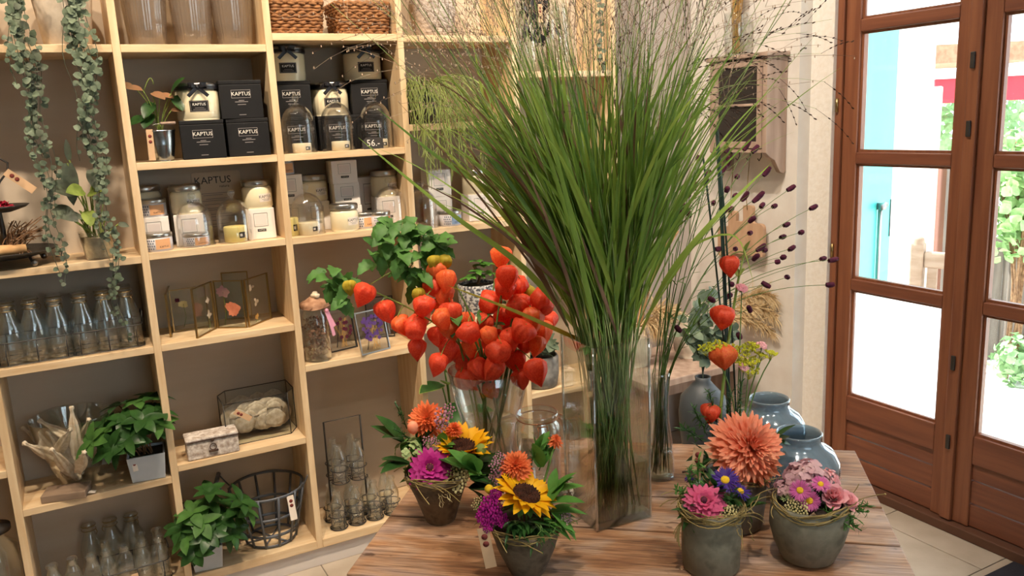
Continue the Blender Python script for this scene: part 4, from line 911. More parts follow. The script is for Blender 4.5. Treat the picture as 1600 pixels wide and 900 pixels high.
def rose(parent, Mx, r, m='rose'):
    b = MB()
    for k in range(16):
        t = k/15; a = k*2.4; rr = r*(.12+.6*t); e = 1.45-.85*t
        d = Vector((math.cos(a)*math.cos(e), math.sin(a)*math.cos(e), math.sin(e))); upv = Vector((-math.cos(a)*math.sin(e), -math.sin(a)*math.sin(e), math.cos(e)))
        b.leaf(Mx @ fr((math.cos(a)*rr*.6, math.sin(a)*rr*.6, -r*.35), d, upv), r*(1.1-.05*t), r*(.75+.55*t), -.35+.75*t, .35, 6, lambda q: (min(1, q*2.2+.35))*(1-q**6)**.5)
    o = b.build('rose', M[m], parent); b = MB(); petals(b, Mx, 5, r*.15, r*.7, r*.25, -.1, .3, .1, .1, -r*.4, PP_, 4); b.lathe([(.0025, -r*1.8), (.003, -r*.8), (r*.3, -r*.5), (0, -r*.3)], 10, Mx); b.build('sepals', M['leaf'], o); return o
def hydrangea(parent, Mx, r, m='hydr', n=60, name='hydrangea', sq=.8):
    b = MB()
    for k in range(n):
        d = rdir(-.1); p = Vector((d.x*r, d.y*r, d.z*r*sq)); F = Mx @ frz(p*rnd(.72, 1.06), d+Vector((0, 0, .2))+rdir()*.45)
        petals(b, F, 4, .001, r*.27, r*.27, .12, .25, .15, .06, 0, lambda t: math.sin(PI*min(1, .15+t*.8))**.7, 3, rnd(0, 3))
    return b.build(name, M[m], parent)
def umbel(parent, Mx, r, m='cream', n=70, name='yarrow', sz=.10):
    b = MB()
    for k in range(n): rr = r*math.sqrt((k+.5)/n); a = k*2.4; b.ball(Mx @ Vector((rr*math.cos(a), rr*math.sin(a), r*.45*(1-(rr/r)**2)+rnd(-.1, .1)*r)), r*sz*rnd(.8, 1.3), 5, 4)
    o = b.build(name, M[m], parent); b = MB(); [b.tube([Mx @ Vector((0, 0, -r*.9)), Mx @ Vector((r*.75*math.cos(a), r*.75*math.sin(a), 0))], .0009, 4) for a in (k*PI/5 for k in range(10))]; b.build('flower_stalks', M['stemg'], o); return o
def leafy(parent, pts, L, Wd, m='leaf', n=1, name='leaves', spread=.8, up=.3):
    """several leaves fanned at each point; pts = [(pos, dir)]"""
    b = MB()
    for p, d in pts:
        d = Vector(d).normalized()
        for k in range(n):
            q = (d + rdir()*spread + Vector((0, 0, up*rnd(0, 1)))).normalized(); b.leaf(fr(p, q, (0, 0, 1)), L*rnd(.7, 1.15), Wd*rnd(.75, 1.15), .35, .25, 6, PP_)
    return b.build(name, M[m], parent)
def sprig(parent, p, d, L, m='leaf', nl=30, ll=.012, lw=.0025, name='rosemary_sprig'):
    b = MB(); d = Vector(d).normalized(); pts = bez(p, Vector(p)+d*L*.5, Vector(p)+d*L+Vector((0, 0, -.1*L))+rdir()*L*.1, 6); b.tube(pts, .0011, 5)
    for k in range(nl):
        t = .15+.85*k/nl; i = min(5, int(t*6)); q = pts[i].lerp(pts[i+1], t*6-i); b.leaf(fr(q, (d*.7+rdir()).normalized(), d), ll*rnd(.8, 1.2), lw, .2, .2, 3)
    return b.build(name, M[m], parent)
def curls(parent, c, r, n, m='wire', name='moss_curls', drop=.03, rad=.0007, out=None):
    b = MB()
    for k in range(n):
        p = Vector(c)+Vector((rnd(-r, r), rnd(-r, r), rnd(-.3, .3)*r)); pts = [p]; d = out.copy() if out else rdir()
        for j in range(9): d = (d+rdir()*.9+Vector((0, 0, -drop*8))).normalized(); p = p+d*r*.28; pts.append(p)
        b.tube(pts, rad, 4, False)
    return b.build(name, M[m], parent)
def twig_ring(parent, R, z, n=7, m='wire', j=.006, name='twig_wreath', th=.0011):
    b = MB()
    for k in range(n):
        ph = rnd(0, 6.28); rr = R+rnd(-j, j)*.6; b.tube([((rr+rnd(-.002, .002))*math.cos(a+ph), (rr+rnd(-.002, .002))*math.sin(a+ph), z+.006*math.sin(3*a+k)+rnd(-.001, .001)+(k-n/2)*.0012) for a in (2*PI*i/22 for i in range(23))], th, 4, False)
    for k in range(7): a = rnd(0, 6.28); b.tube(bez((R*math.cos(a), R*math.sin(a), z), ((R+.02)*math.cos(a+.3), (R+.02)*math.sin(a+.3), z+rnd(-.01, .02)), ((R+.035)*math.cos(a+.6), (R+.035)*math.sin(a+.6), z+rnd(-.03, .02)), 5), th*.8, 4, False)
    return b.build(name, M[m], parent)
def pot(parent, prof, m, mod=None, name='pot'):
    h = prof[-1][1]; inn = [(r-.006, max(z, .008)) for r, z in prof[::-1]]
    MB().lathe([(0, 0)] + prof + inn[:-1] + [(0, .008)], 44, None, mod).build(name, M[m], parent)
    MB().lathe([(prof[-1][0]-.0065, h-.012), (prof[-1][0]*.5, h-.006), (0, h-.003)], 24).build('soil', M['soil'], parent)
class Arr:
    """local placement of flowers by where they show, at the depth of the pot"""
    def __init__(s, root, c): s.r = root; s.c = Vector(c)
    def at(s, u, v, off=0): return Dp(u, v, depth(s.c)-off)-s.c
    def F(s, u, v, off, d): return frz(s.at(u, v, off), Vector(d))
TOCAM = lambda p: (CAM-Vector(p)).normalized()
# ---- left pot: sunflower, magenta zinnia
def stems_to(parent, ps, m='stemg', z0=.06):
    b = MB(); [b.tube(bez((p.x*.25, p.y*.25, z0), (p.x*.6, p.y*.6, (z0+p.z)/2), p, 5), .002, 5) for p in ps]; return b.build('flower_stems', M[m], parent)
c = tabp(687, 822, .030); c.z = TZ; k1 = pxm(c)
a1 = thing('flower_arrangement', 'tapered clay pot with sunflower, magenta zinnia and orange dahlia at the table left corner', 'flower arrangement', c, .1)
a1.rotation_euler.z = 0; R1 = 50*k1
pot(a1, [(.029, 0), (.031, .003), (.048, .055), (R1, .098), (R1+.001, .104)], 'terra', lambda a, z, i: 1+.012*math.sin(3*a+1))
A = Arr(a1, c); tc = TOCAM(c+Vector((0, 0, .2)))
sunflower(a1, A.F(722, 700, .0, tc*.30+Vector((.10, .05, 1))), 47*k1, 'yellow', .85)
zinnia(a1, A.F(673, 733, .05, tc*.9+Vector((-.1, 0, .35))), 34*k1)
dahlia(a1, A.F(668, 656, -.01, tc*.8+Vector((-.1, 0, .3))), 31*k1, 'orange', 8)
dahlia(a1, A.F(709, 672, -.02, tc*.3+Vector((.2, 0, .8))), 15*k1, 'orange', 6, 'small_dahlia')
umbel(a1, A.F(707, 748, .05, tc+Vector((0, 0, .4))), 24*k1, 'cream')
hydrangea(a1, Matrix.Translation(A.at(641, 705, .01)), 24*k1, 'hydrg', 30, 'green_hydrangea')
for u, v, r in ((692, 650, 15), (702, 640, 10), (668, 690, 9), (680, 691, 8), (690, 664, 10)): umbel(a1, A.F(u, v, .03, tc), r*k1, 'waxf', 16, 'waxflower', .16)
for u, v, m in ((751, 703, 'leafy'), (645, 668, 'peach')): MB().ball(A.at(u, v, .02), 9*k1, 10, 7, (1, 1, 1.15)).build('flower_bud', M[m], a1)
leafy(a1, [(A.at(u, v, o_), d) for u, v, o_, d in ((740, 725, .0, (1, -.3, .3)), (748, 738, .01, (1, -.2, 0)), (735, 748, .02, (1, -.5, -.3)), (628, 690, 0, (-1, .1, .3)), (640, 725, .02, (-1, -.3, .1)), (690, 715, .03, (.3, -.5, .4)), (660, 700, -.02, (0, 0, 1)), (735, 765, .03, (1, -.4, -.6)))], .07, .036, 'leafd', 4, 'leaves', .7)
leafy(a1, [(A.at(u, v, 0), (rnd(-1, 1), rnd(-1, .5), .5)) for u, v in ((630, 705), (650, 715), (690, 700), (720, 735), (655, 745), (740, 745), (665, 680))], .045, .028, 'leafp', 5, 'leaves')
for u, v, d in ((636, 655, (-.3, 0, 1)), (640, 672, (-.6, 0, .8)), (628, 640, (-.2, 0, 1))): sprig(a1, A.at(u, v+15, 0), d, .045, 'leafd', 18, .009, .003)
curls(a1, A.at(690, 764, .055), .015, 46, 'cream', 'moss_curls', .03, .00055)
twig_ring(a1, R1-.002, .104, 9); stems_to(a1, [A.at(722, 700), A.at(673, 740, .03), A.at(668, 670), A.at(641, 715)])
# ---- front pot: large sunflower
c = tabp(825, 906, .03); c.z = TZ; k2 = pxm(c); R2 = 55*k2
a2 = thing('flower_arrangement', 'clay pot with one large sunflower, orange dahlia and purple celosia at the table front', 'flower arrangement', c)
pot(a2, [(.029, 0), (.032, .003), (.050, .045), (R2, .088), (R2+.001, .094)], 'terra', lambda a, z, i: 1+.010*math.sin(3*a+2))
A = Arr(a2, c); tc = TOCAM(c+Vector((0, 0, .15)))
sunflower(a2, A.F(822, 774, .035, tc*.35+RT*.35+Vector((.1, .15, .85))), 49*k2, 'yellow', .5)
dahlia(a2, A.F(806, 728, .0, tc*.8+Vector((-.05, 0, .4))), 27*k2, 'orange', 7)
dahlia(a2, A.F(867, 690, -.02, tc*.7+Vector((.3, 0, .5))), 13*k2, 'orange', 6, 'dahlia_bud', .3, 12)
MB().tube(bez(A.at(848, 760, .0), A.at(856, 735, -.01), A.at(866, 694, -.02)), .0022, 6).build('bud_stem', M['stemg'], a2)
for u, v, r in ((768, 790, 17), (757, 806, 13), (783, 812, 11), (775, 775, 11), (760, 822, 10), (770, 803, 14)): umbel(a2, A.F(u, v, .05, tc), r*k2, 'celosia', 40, 'celosia', .16)
for u, v, r in ((785, 745, 15), (775, 728, 12), (793, 760, 12), (780, 715, 10), (770, 748, 10)): umbel(a2, A.F(u, v, .0, tc), r*k2, 'waxf', 22, 'waxflower', .14)
hydrangea(a2, Matrix.Translation(A.at(880, 765, -.01)), 19*k2, 'capiz', 22, 'cream_hydrangea'); umbel(a2, A.F(878, 812, .035, tc+Vector((.4, 0, .2))), 17*k2, 'hydr', 60, 'sedum', .11)
umbel(a2, A.F(750, 788, .03, tc), 13*k2, 'cream', 40); umbel(a2, A.F(862, 758, .0, tc), 9*k2, 'pinka', 16, 'waxflower', .16)
MB().ball(A.at(764, 764, .04), 7*k2, 10, 7).build('flower_bud', M['discy'], a2)
leafy(a2, [(A.at(u, v, o_), d) for u, v, o_, d in ((858, 785, .04, (.8, -.4, .3)), (862, 800, .045, (.9, -.5, -.2)), (850, 812, .05, (.8, -.6, -.5)), (845, 730, -.01, (.4, 0, 1)), (838, 715, -.01, (.3, .1, 1)), (862, 770, .03, (.6, -.2, .6)))], .06, .026, 'leafp', 4, 'leaves', .6)
leafy(a2, [(A.at(u, v, o_), d) for u, v, o_, d in ((820, 815, .05, (0, -1, -.3)), (800, 815, .05, (-.3, -1, -.2)), (838, 822, .05, (.3, -1, -.2)), (785, 770, .0, (-.6, 0, .5)), (832, 820, .05, (.4, -.6, -.4)))], .05, .008, 'leafd', 14, 'needle_leaves', .9)
leafy(a2, [(A.at(735+i*9, 735+i*4, -.0), (-.8, -.1, .4)) for i in range(3)], .05, .034, 'leafp', 3, 'leaves')
sprig(a2, A.at(830, 735, -.02), (.1, 0, 1), .06, 'leaf', 22, .014, .004); sprig(a2, A.at(842, 735, -.02), (.5, 0, .9), .06, 'leaf', 22, .014, .004)
twig_ring(a2, R2-.001, .094, 7); curls(a2, A.at(850, 815, .05), .02, 12, 'stemg', 'grass_curls', .02); stems_to(a2, [A.at(822, 790, .03), A.at(806, 740), A.at(770, 800, .04)])
price_tag(a2, fr(A.at(754, 825, .055), (.12, -.1, -1), tc), .075, .020)
# ---- pot with pink zinnia and purple asters
c = tabp(1122, 908, .05); c.z = TZ; k3 = pxm(c); R3 = 45*k3
a3 = thing('flower_arrangement', 'grey green cylinder pot with pink zinnia and two purple asters', 'flower arrangement', c)
pot(a3, [(R3*.90, 0), (R3*.97, .004), (R3, .05), (R3, .108), (R3-.001, .112)], 'concrete2')
A = Arr(a3, c); tc = TOCAM(c+Vector((0, 0, .15)))
zinnia(a3, A.F(1101, 785, .035, tc*.7+Vector((-.2, -.1, .5))), 31*k3, 'pinkz')
aster(a3, A.F(1133, 751, .0, tc*.7+Vector((0, 0, .6))), 23*k3); aster(a3, A.F(1156, 769, .015, tc*.5+Vector((.5, -.1, .6))), 18*k3); aster(a3, A.F(1077, 750, -.01, Vector((-.4, 0, .9))), 8*k3)
umbel(a3, A.F(1138, 803, .045, tc+Vector((0, 0, .4))), 19*k3, 'cream', 60)
MB().ball(A.at(1113, 755, 0), 6*k3, 8, 6).build('flower_bud', M['peach'], a3)
sprig(a3, A.at(1082, 775, 0), (-.15, 0, 1), .06, 'leaf', 26, .015, .004); sprig(a3, A.at(1092, 775, -.01), (.0, .1, 1), .075, 'leafp', 26, .015, .004); sprig(a3, A.at(1078, 780, 0), (-.6, 0, .7), .05, 'leaf', 22, .013, .004)
leafy(a3, [(A.at(u, v, o_), d) for u, v, o_, d in ((1125, 775, .02, (0, -.5, .5)), (1140, 782, .02, (.3, -.6, .2)), (1118, 765, .0, (-.2, 0, .9)), (1160, 795, .02, (.9, -.3, .1)), (1085, 800, .03, (-.8, -.3, 0)))], .04, .014, 'leafd', 7, 'leaves')
twig_ring(a3, R3+.003, .112, 12, 'wire', .008, 'twig_wreath', .0010); curls(a3, A.at(1150, 812, .045), .022, 10, 'wire', 'loose_twigs', .0)
price_tag(a3, fr(A.at(1073, 800, .03), (.06, -.02, -1), tc), .095, .021); stems_to(a3, [A.at(1101, 795, .02), A.at(1133, 760), A.at(1156, 778)])
b = MB(); [b.tube(bez(A.at(1066, 815, .03), A.at(1056, 822+i*4, .03), A.at(1052+i*3, 835+i*6, .03), 4), .0009, 4) for i in range(5)]; b.build('raffia_bow', M['wire'], a3)
# ---- rounded pot with hydrangea and roses
c = tabp(1277, 892, .046); c.z = TZ; k4 = pxm(c); R4 = 58*k4
a4 = thing('flower_arrangement', 'rounded grey pot with dusty hydrangea, pink asters and two roses', 'flower arrangement', c)
pot(a4, [(R4*.55, 0), (R4*.68, .004), (R4*.88, .035), (R4, .066), (R4*.985, .088), (R4*.94, .104), (R4*.91, .108)], 'concrete2', lambda a, z, i: 1+.03*math.cos(2*a+.6))
A = Arr(a4, c); tc = TOCAM(c+Vector((0, 0, .15)))
hydrangea(a4, Matrix.Translation(A.at(1258, 748, .0)), 34*k4, 'hydr', 90); hydrangea(a4, Matrix.Translation(A.at(1228, 764, .0)), 20*k4, 'hydr', 44); hydrangea(a4, Matrix.Translation(A.at(1293, 750, -.01)), 20*k4, 'rose', 40, 'pink_hydrangea')
for u, v, r, d in ((1250, 766, 17, tc), (1265, 782, 17, tc+Vector((0, 0, -.1))), (1282, 758, 15, tc*.6+Vector((.1, 0, .6)))): aster(a4, A.F(u, v, .05, d), r*k4, 'pinka')
rose(a4, A.F(1303, 775, .04, tc*.8+Vector((.1, 0, .5))), 17*k4); rose(a4, A.F(1324, 782, .03, tc*.7+Vector((.5, 0, .3))), 15*k4)
umbel(a4, A.F(1245, 795, .05, tc+Vector((-.2, 0, .2))), 18*k4, 'cream', 60); hydrangea(a4, Matrix.Translation(A.at(1228, 780, .03)), 9*k4, 'hydrg', 14, 'green_hydrangea')
for u, v, d in ((1300, 800, (.3, -1, .2)), (1312, 800, (.8, -.8, .3)), (1290, 802, (0, -1, 0)), (1305, 806, (.5, -1, -.3)), (1280, 795, (-.2, -1, .3)), (1318, 798, (1, -.4, .3))): sprig(a4, A.at(u, v, .03), d, .05, 'leaf', 26, .014, .0032)
leafy(a4, [(A.at(u, v, .02), (rnd(-1, 1), -.6, .3)) for u, v in ((1275, 790), (1290, 780), (1310, 800), (1240, 780), (1270, 770))], .035, .018, 'leafd', 6, 'leaves')
twig_ring(a4, R4*.93, .105, 9, 'wire', .008); stems_to(a4, [A.at(1258, 770), A.at(1303, 790, .03), A.at(1324, 795, .02), A.at(1250, 780, .03)])
price_tag(a4, fr(A.at(1264, 806, .062), (.58, -.1, -.75), tc), .088, .021)
b = MB(); b.tube(bez(A.at(1310, 795, 0), A.at(1345, 775, 0), A.at(1383, 772, 0)), .0008, 4); b.ball(A.at(1383, 772, 0), .002); b.tube(bez(A.at(1300, 795, 0), A.at(1335, 775, 0), A.at(1342, 756, 0)), .0008, 4); b.build('thin_twigs', M['wire'], a4)
# ---- tall arrangement: coral dahlia with lantern stems, fennel and horsetail
c = tabp(1160, 838, .052); c.z = TZ; k5 = pxm(c); R5 = 48*k5
a5 = thing('flower_arrangement', 'tall arrangement in a grey pot with a huge coral dahlia and upright lantern stem', 'flower arrangement', c)
pot(a5, [(R5*.8, 0), (R5*.86, .004), (R5*.95, .05), (R5, .10), (R5, .106)], 'concrete')
A = Arr(a5, c); tc = TOCAM(c+Vector((0, 0, .2)))
dahlia(a5, A.F(1166, 702, .05, tc*.75+RT*.42+Vector((0, 0, .22))), 60*k5, 'peach', 13, 'dahlia', .19, 32)
# ================================================================ lanterns, also used in the glass vase
def lantern_mesh(m, k, n=50):
    b = MB(); r = .5
    prof = [(0, -.01), (.08, .03), (.20, .045), (.33, .0), (.43, -.10), (.49, -.22), (.50, -.36), (.47, -.50), (.41, -.64), (.32, -.78), (.21, -.92), (.11, -1.04), (.04, -1.13), (0, -1.18)]
    random.seed(40+k); j1, j2 = rnd(0, 6), rnd(0, 6)
    from mathutils import noise
    def md(a, z, i):
        rib = 1-abs(math.sin(2.5*a)); fine = .5+.5*math.cos(10*a)
        return (.90 + .17*rib**1.6 + .02*fine + .10*noise.noise((math.cos(a)*2.2+k*7, math.sin(a)*2.2, z*3.5)) + .05*noise.noise((math.cos(a)*6+k*3, math.sin(a)*6, z*8)))*(1+.09*math.sin(2*a+j1))
    b.lathe(prof[::-1], n, None, md)
    return b.mesh('lantern', M[m])
LM = [lantern_mesh(m, k) for k, m in enumerate(('physalis', 'physalis', 'physalis2', 'physalis', 'physalis2', 'physalis', 'physaliy'))]
random.seed(21)
def lantern(parent, top, size, tilt=.3, k=None, back=None):
    """papery lantern hanging from top (in the parent's frame)"""
    o = put(LM[k if k is not None else random.randrange(6)], 'lantern', parent, 0, top); o.scale = (size*rnd(.9, 1.05), size*rnd(.9, 1.05), size*rnd(.92, 1.08))
    o.rotation_euler = (rnd(-tilt, tilt), rnd(-tilt, tilt), rnd(0, 6)); return o
# the upright lantern stem, fennel, horsetail of the tall arrangement
A = Arr(a5, a5.location)
st = [A.at(u, v, 0) for u, v in ((1124, 720), (1126, 640), (1133, 570), (1143, 500), (1153, 440), (1163, 395))]
MB().tube(st, [.0034, .0032, .003, .0028, .0024, .0016], 8).build('lantern_stem', M['leafy'], a5)
for u, v, h in ((1140, 401, 32), (1132, 481, 36), (1128, 541, 38), (1112, 634, 30)):
    p = A.at(u, v, .012); s = h*k5/1.1; o = lantern(a5, p, s, .15, 0 if h != 38 else 2); o.scale = (s*1.15, s*1.15, s)
    q = min(st, key=lambda w: (w-p).length); MB().tube(bez(q, (q+p)/2+Vector((0, 0, .01)), p, 4), .0012, 5).build('lantern_stalk', M['leafy'], a5)
leafy(a5, [(st[-1], (.2, 0, 1)), (st[-2]+Vector((0, 0, .01)), (.5, 0, .6))], .028, .012, 'leafy', 2)
b = MB()
for u0_, u1_, v1_ in ((1142, 1121, 190), (1138, 1119, 205), (1146, 1098, 240), (1152, 1125, 250)): b.tube(bez(A.at(u0_, 700, -.02), A.at((u0_+u1_)/2+6, 480, -.02), A.at(u1_, v1_, -.02), 10), .0022, 6)
b.build('horsetail_stems', mat('dark_stem', '23372b', .5), a5)
for u, v, r in ((1103, 545, 13), (1120, 540, 14), (1140, 545, 14), (1155, 553, 17), (1168, 545, 13), (1175, 565, 12), (1190, 556, 11), (1205, 553, 10), (1172, 580, 15), (1160, 568, 12), (1178, 540, 10)):
    Fm = A.F(u, v, .01, Vector((rnd(-.3, .3), -.2, 1))); b = MB()
    for k in range(14):
        a = k*2.4; rr = r*k5*math.sqrt((k+.5)/14); q = Vector((rr*math.cos(a), rr*math.sin(a), .002)); b.tube([Fm @ Vector((0, 0, -r*k5)), Fm @ q], .0004, 3, False)
        for j in range(6): b.ball(Fm @ (q+Vector((rnd(-1, 1), rnd(-1, 1), rnd(-.2, 1)))*r*k5*.16), .0017, 5, 4)
    b.build('fennel_umbel', M['fennel'], a5)
b = MB(); [b.tube(bez(A.at(u0_, 700, -.01), A.at(u0_+5, 620, -.01), A.at(u1_, 560, .01), 6), .0013, 5) for u0_, u1_ in ((1150, 1120), (1155, 1155), (1160, 1172), (1158, 1190), (1162, 1205))]; b.build('fennel_stems', M['stemg'], a5)
for u, v, r in ((1159, 450, 9), (1190, 540, 8), (1162, 574, 8)): 
    umbel(a5, A.F(u, v, .01, Vector((0, -.5, 1))), r*k5, 'rose', 50, 'globe_amaranth', .22); MB().tube(bez(A.at(1150, 700, -.02), A.at((1150+u)/2, (700+v)/2, 0), A.at(u, v+5, .0), 6), .0011, 5).build('amaranth_stem', M['stemg'], a5)
for u, v, d in ((1105, 680, (-.5, 0, 1)), (1098, 690, (-.8, -.1, .8)), (1115, 690, (-.2, 0, 1)), (1135, 660, (.1, 0, 1)), (1120, 660, (-.3, 0, 1)), (1150, 655, (.2, 0, 1))): sprig(a5, A.at(u, v, 0), d, .075, 'leafd', 34, .017, .003)
leafy(a5, [(A.at(1098, 735, .01), (-.6, -.3, -.3)), (A.at(1105, 715, 0), (-.8, 0, .2)), (A.at(1120, 735, .02), (-.2, -.6, 0)), (A.at(1208, 690, 0), (1, .1, .2))], .05, .028, 'leafd', 4)
hydrangea(a5, Matrix.Translation(A.at(1135, 733, .01)), 16*k5, 'hydrg', 20, 'dried_hydrangea'); hydrangea(a5, Matrix.Translation(A.at(1150, 750, .02)), 14*k5, 'hydr', 14, 'dusty_hydrangea')
twig_ring(a5, R5, .104, 7, 'wire', .008); price_tag(a5, fr(A.at(1092, 700, .02), (-.25, -.1, -1), TOCAM(a5.location)), .06, .020)
b = MB(); b.tube(bez(A.at(1100, 740, .02), A.at(1080, 735, .02), A.at(1066, 738, .02)), .002, 5); b.leaf(fr(A.at(1090, 738, .02), (-1, -.2, 0), (0, 0, 1)), .035, .012); b.build('dry_twig', M['driedb'], a5)
b = MB(); [b.tube(bez(A.at(1205, 720, .02), A.at(1200+rnd(-5, 25), 740, .03), A.at(1190+rnd(0, 40), 760+rnd(-40, 10), .03), 5), .0007, 4, False) for k in range(7)]; b.build('loose_twigs', M['wire'], a5)

# ================================================================ glass vessels on the table
F = Zp(933, 832, TZ); Rr = Zp(1018, 808, TZ); Lf = Zp(889, 790, TZ)
w = .127; ca = math.atan2((Rr-F).y, (Rr-F).x); vc = F + Vector((math.cos(ca), math.sin(ca), 0))*w/2 + Vector((-math.sin(ca), math.cos(ca), 0))*w/2
VH = .37
sq = thing('square_vase', 'tall square clear glass vase holding the sheaf of green grass', 'vase', (vc.x, vc.y, TZ), ca)
t_ = .005; h2 = w/2; b = MB(); o = [(-h2, -h2), (h2, -h2), (h2, h2), (-h2, h2)]; i_ = [(a*(1-2*t_/w), c_*(1-2*t_/w)) for a, c_ in o]
b.add([(x, y, 0) for x, y in o] + [(x, y, VH) for x, y in o] + [(x, y, VH) for x, y in i_] + [(x, y, .016) for x, y in i_],
      [(3, 2, 1, 0)] + [(k, (k+1) % 4, (k+1) % 4+4, k+4) for k in range(4)] + [(4+k, 4+(k+1) % 4, 8+(k+1) % 4, 8+k) for k in range(4)] + [(8+k, 8+(k+1) % 4, 12+(k+1) % 4, 12+k) for k in range(4)] + [(12, 13, 14, 15)], False)
b.build('vase_walls', M['glass'], sq, bevel=.0012)
b = MB(); [b.tube([(x*.97, y*.97, .002), (x*.97, y*.97, VH)], .0026, 6) for x, y in o]; b.build('corner_glints', glass('glint_glass', 'dfe8e6', base=.30, refl=.7), sq)  # shiny rods added along the corners as bright edge highlights
MB().bb(-h2+t_+.0005, h2-t_-.0005, -h2+t_+.0005, h2-t_-.0005, .0165, .12).build('water', M['water'], sq)
MB().bb(-h2+.003, h2-.003, -h2+.003, h2-.003, .0015, .0145).build('thick_base', glass('base_glass', 'd8e6ea', base=.12, refl=.8), sq)
def vessel(name, label, cat, loc, prof, t=.0025, m='glass', n=40, water=None, base=.006):
    o = thing(name, label, cat, loc); pr = [(0, 0)] + prof; inn = [(max(r-t, .001), max(z, base)) for r, z in prof[::-1]]
    MB().lathe(pr + [((prof[-1][0]-t*.5), prof[-1][1]+t*.5)] + inn + [(0, base)], n).build('vase_glass' if cat == 'vase' else 'jar_glass', M[m], o)
    if water:
        def rad(z):
            for (r0_, z0_), (r1_, z1_) in zip(prof, prof[1:]):
                if z0_ <= z <= z1_: return r0_+(r1_-r0_)*(z-z0_)/max(z1_-z0_, 1e-6)
            return prof[-1][0]
        zs = [base+.0005] + [z for r, z in prof if base < z < water] + [water]
        MB().lathe([(0, zs[0])] + [(rad(z)-t-.0008, z) for z in zs] + [(0, water)], n).build('water', M['water'], o)
    return o
pc = Dp(770, 720, 1.93); pc = Vector((pc.x, pc.y, TZ)); kp = pxm(pc)
PVH = .235; PR = 62*kp
phv = vessel('flared_vase', 'flared round glass vase packed with orange lantern stems', 'vase', pc, [(.048, 0), (.052, .004), (.058, .08), (PR*.88, .17), (PR, PVH)], .003, 'glassj', 44, .11)
cc = tabp(1035, 753, .033); cv = vessel('carafe_vase', 'tall clear carafe shaped vase with thin green stems beside the square vase', 'vase', (cc.x, cc.y, TZ), [(.030, 0), (.033, .004), (.033, .035), (.028, .085), (.0215, .13), (.0205, .18), (.0235, .232), (.0245, .24)], .002, 'glassj', 32, .06)
jc = tabp(846, 790, .046); cj = vessel('clip_top_jar', 'empty clip top preserving jar with its glass lid hanging open', 'jar', (jc.x, jc.y, TZ), [(.044, 0), (.048, .005), (.048, .150), (.046, .165), (.040, .174), (.0405, .178), (.044, .181), (.044, .188)], .003, 'glassj', 36)
b = MB(); b.ring((0, 0, .177), .0425, .0012, 36, 6); b.build('neck_wire', mat('copper_wire', 'a5714f', .35, 1), cj)
Mj = Matrix.Rotation(math.atan2(-.85, -.25), 4, 'Z')
b = MB(); pts = [(.046, -.010, .172), (.050, -.010, .165), (.051, -.013, .145), (.051, -.014, .132), (.051, .014, .132), (.051, .013, .145), (.050, .010, .165), (.046, .010, .172)]; b.tube([Mj @ Vector(p) for p in pts] + [Mj @ Vector(pts[0])], .0011, 6); b.tube([Mj @ Vector(p) for p in ((.051, 0, .132), (.051, 0, .115))], .0011, 5); b.build('clasp', bpy.data.materials['copper_wire'], cj)
ld = MB(); Ml = Matrix.Translation((.052, -.012, .150)) @ Matrix.Rotation(1.25, 4, 'Y'); ld.lathe([(0, 0), (.030, .001), (.040, .004), (.042, .008), (.038, .010), (.030, .012), (0, .012)], 32, Ml @ Matrix.Diagonal((.62, .8, 1, 1))); ld.build('open_lid', M['glassj'], cj)
# two smoky blue bottle vases
c1 = tabp(1266, 800, .074); prof = [(.050, 0), (.060, .004), (.078, .035), (.083, .062), (.080, .082), (.068, .102), (.052, .113), (.047, .118), (.045, .124), (.045, .134), (.0465, .138)]
bv = vessel('blue_vase', 'squat smoky blue glass vase with wide neck, nearer of the two', 'vase', (c1.x, c1.y, TZ), prof, .005, 'smoke', 44)
c2 = Dp(1200, 700, depth(c1)+.20); bv2 = dup(bv, (c2.x, c2.y, TZ), 0, 'squat smoky blue glass vase with wide neck, farther one behind the dahlia')
# ================================================================ lantern stems in the flared vase
random.seed(11)
LP = [(578, 463), (596, 491), (656, 497), (682, 429), (679, 452), (696, 462), (664, 485), (622, 512), (651, 546), (680, 527), (690, 572), (645, 521), (686, 504), (706, 549), (721, 600), (732, 527), (729, 504), (749, 559), (755, 582), (764, 612), (781, 582), (784, 556), (804, 567), (832, 582), (793, 534), (790, 457), (793, 434), (771, 479), (765, 508), (787, 498), (813, 452), (828, 462), (813, 478), (813, 510), (822, 544), (842, 541), (839, 486), (833, 506), (845, 520), (738, 545), (764, 541), (832, 501), (855, 483), (848, 474), (783, 404), (700, 520), (716, 560), (742, 580), (770, 560), (800, 520), (823, 525), (805, 490), (690, 478), (704, 492), (858, 505), (700, 440), (760, 530), (776, 535), (728, 575), (812, 595)]
mouth = pc + Vector((0, 0, PVH)); mu, mv = pix(mouth)
LP = [(u, v, depth(mouth) + rnd(-.08, .06)) for u, v in LP]
def chunk(items, n, key):
    items = sorted(items, key=key); return [items[i:i+n] for i in range(0, len(items), n)]
ang = lambda q: math.atan2(q[0]-mu, mv+60-q[1])
groups = chunk(LP, 5, ang)
TOOTH = lambda t: math.sin(PI*min(1, .10+t*.9))**.9*(1+.13*math.cos(t*7*PI))
leafspots = {0: [(520, 430, 4), (530, 445, 3), (548, 437, 3), (538, 462, 3)], 1: [(610, 350, 5), (640, 360, 7), (600, 372, 4), (655, 385, 7), (680, 400, 5), (630, 400, 7), (640, 430, 7), (588, 398, 5), (665, 365, 5), (690, 378, 5), (655, 420, 5)]}
wear = ['longest one arching left with three green leaves', 'tall one topped by a big clump of green leaves', '']
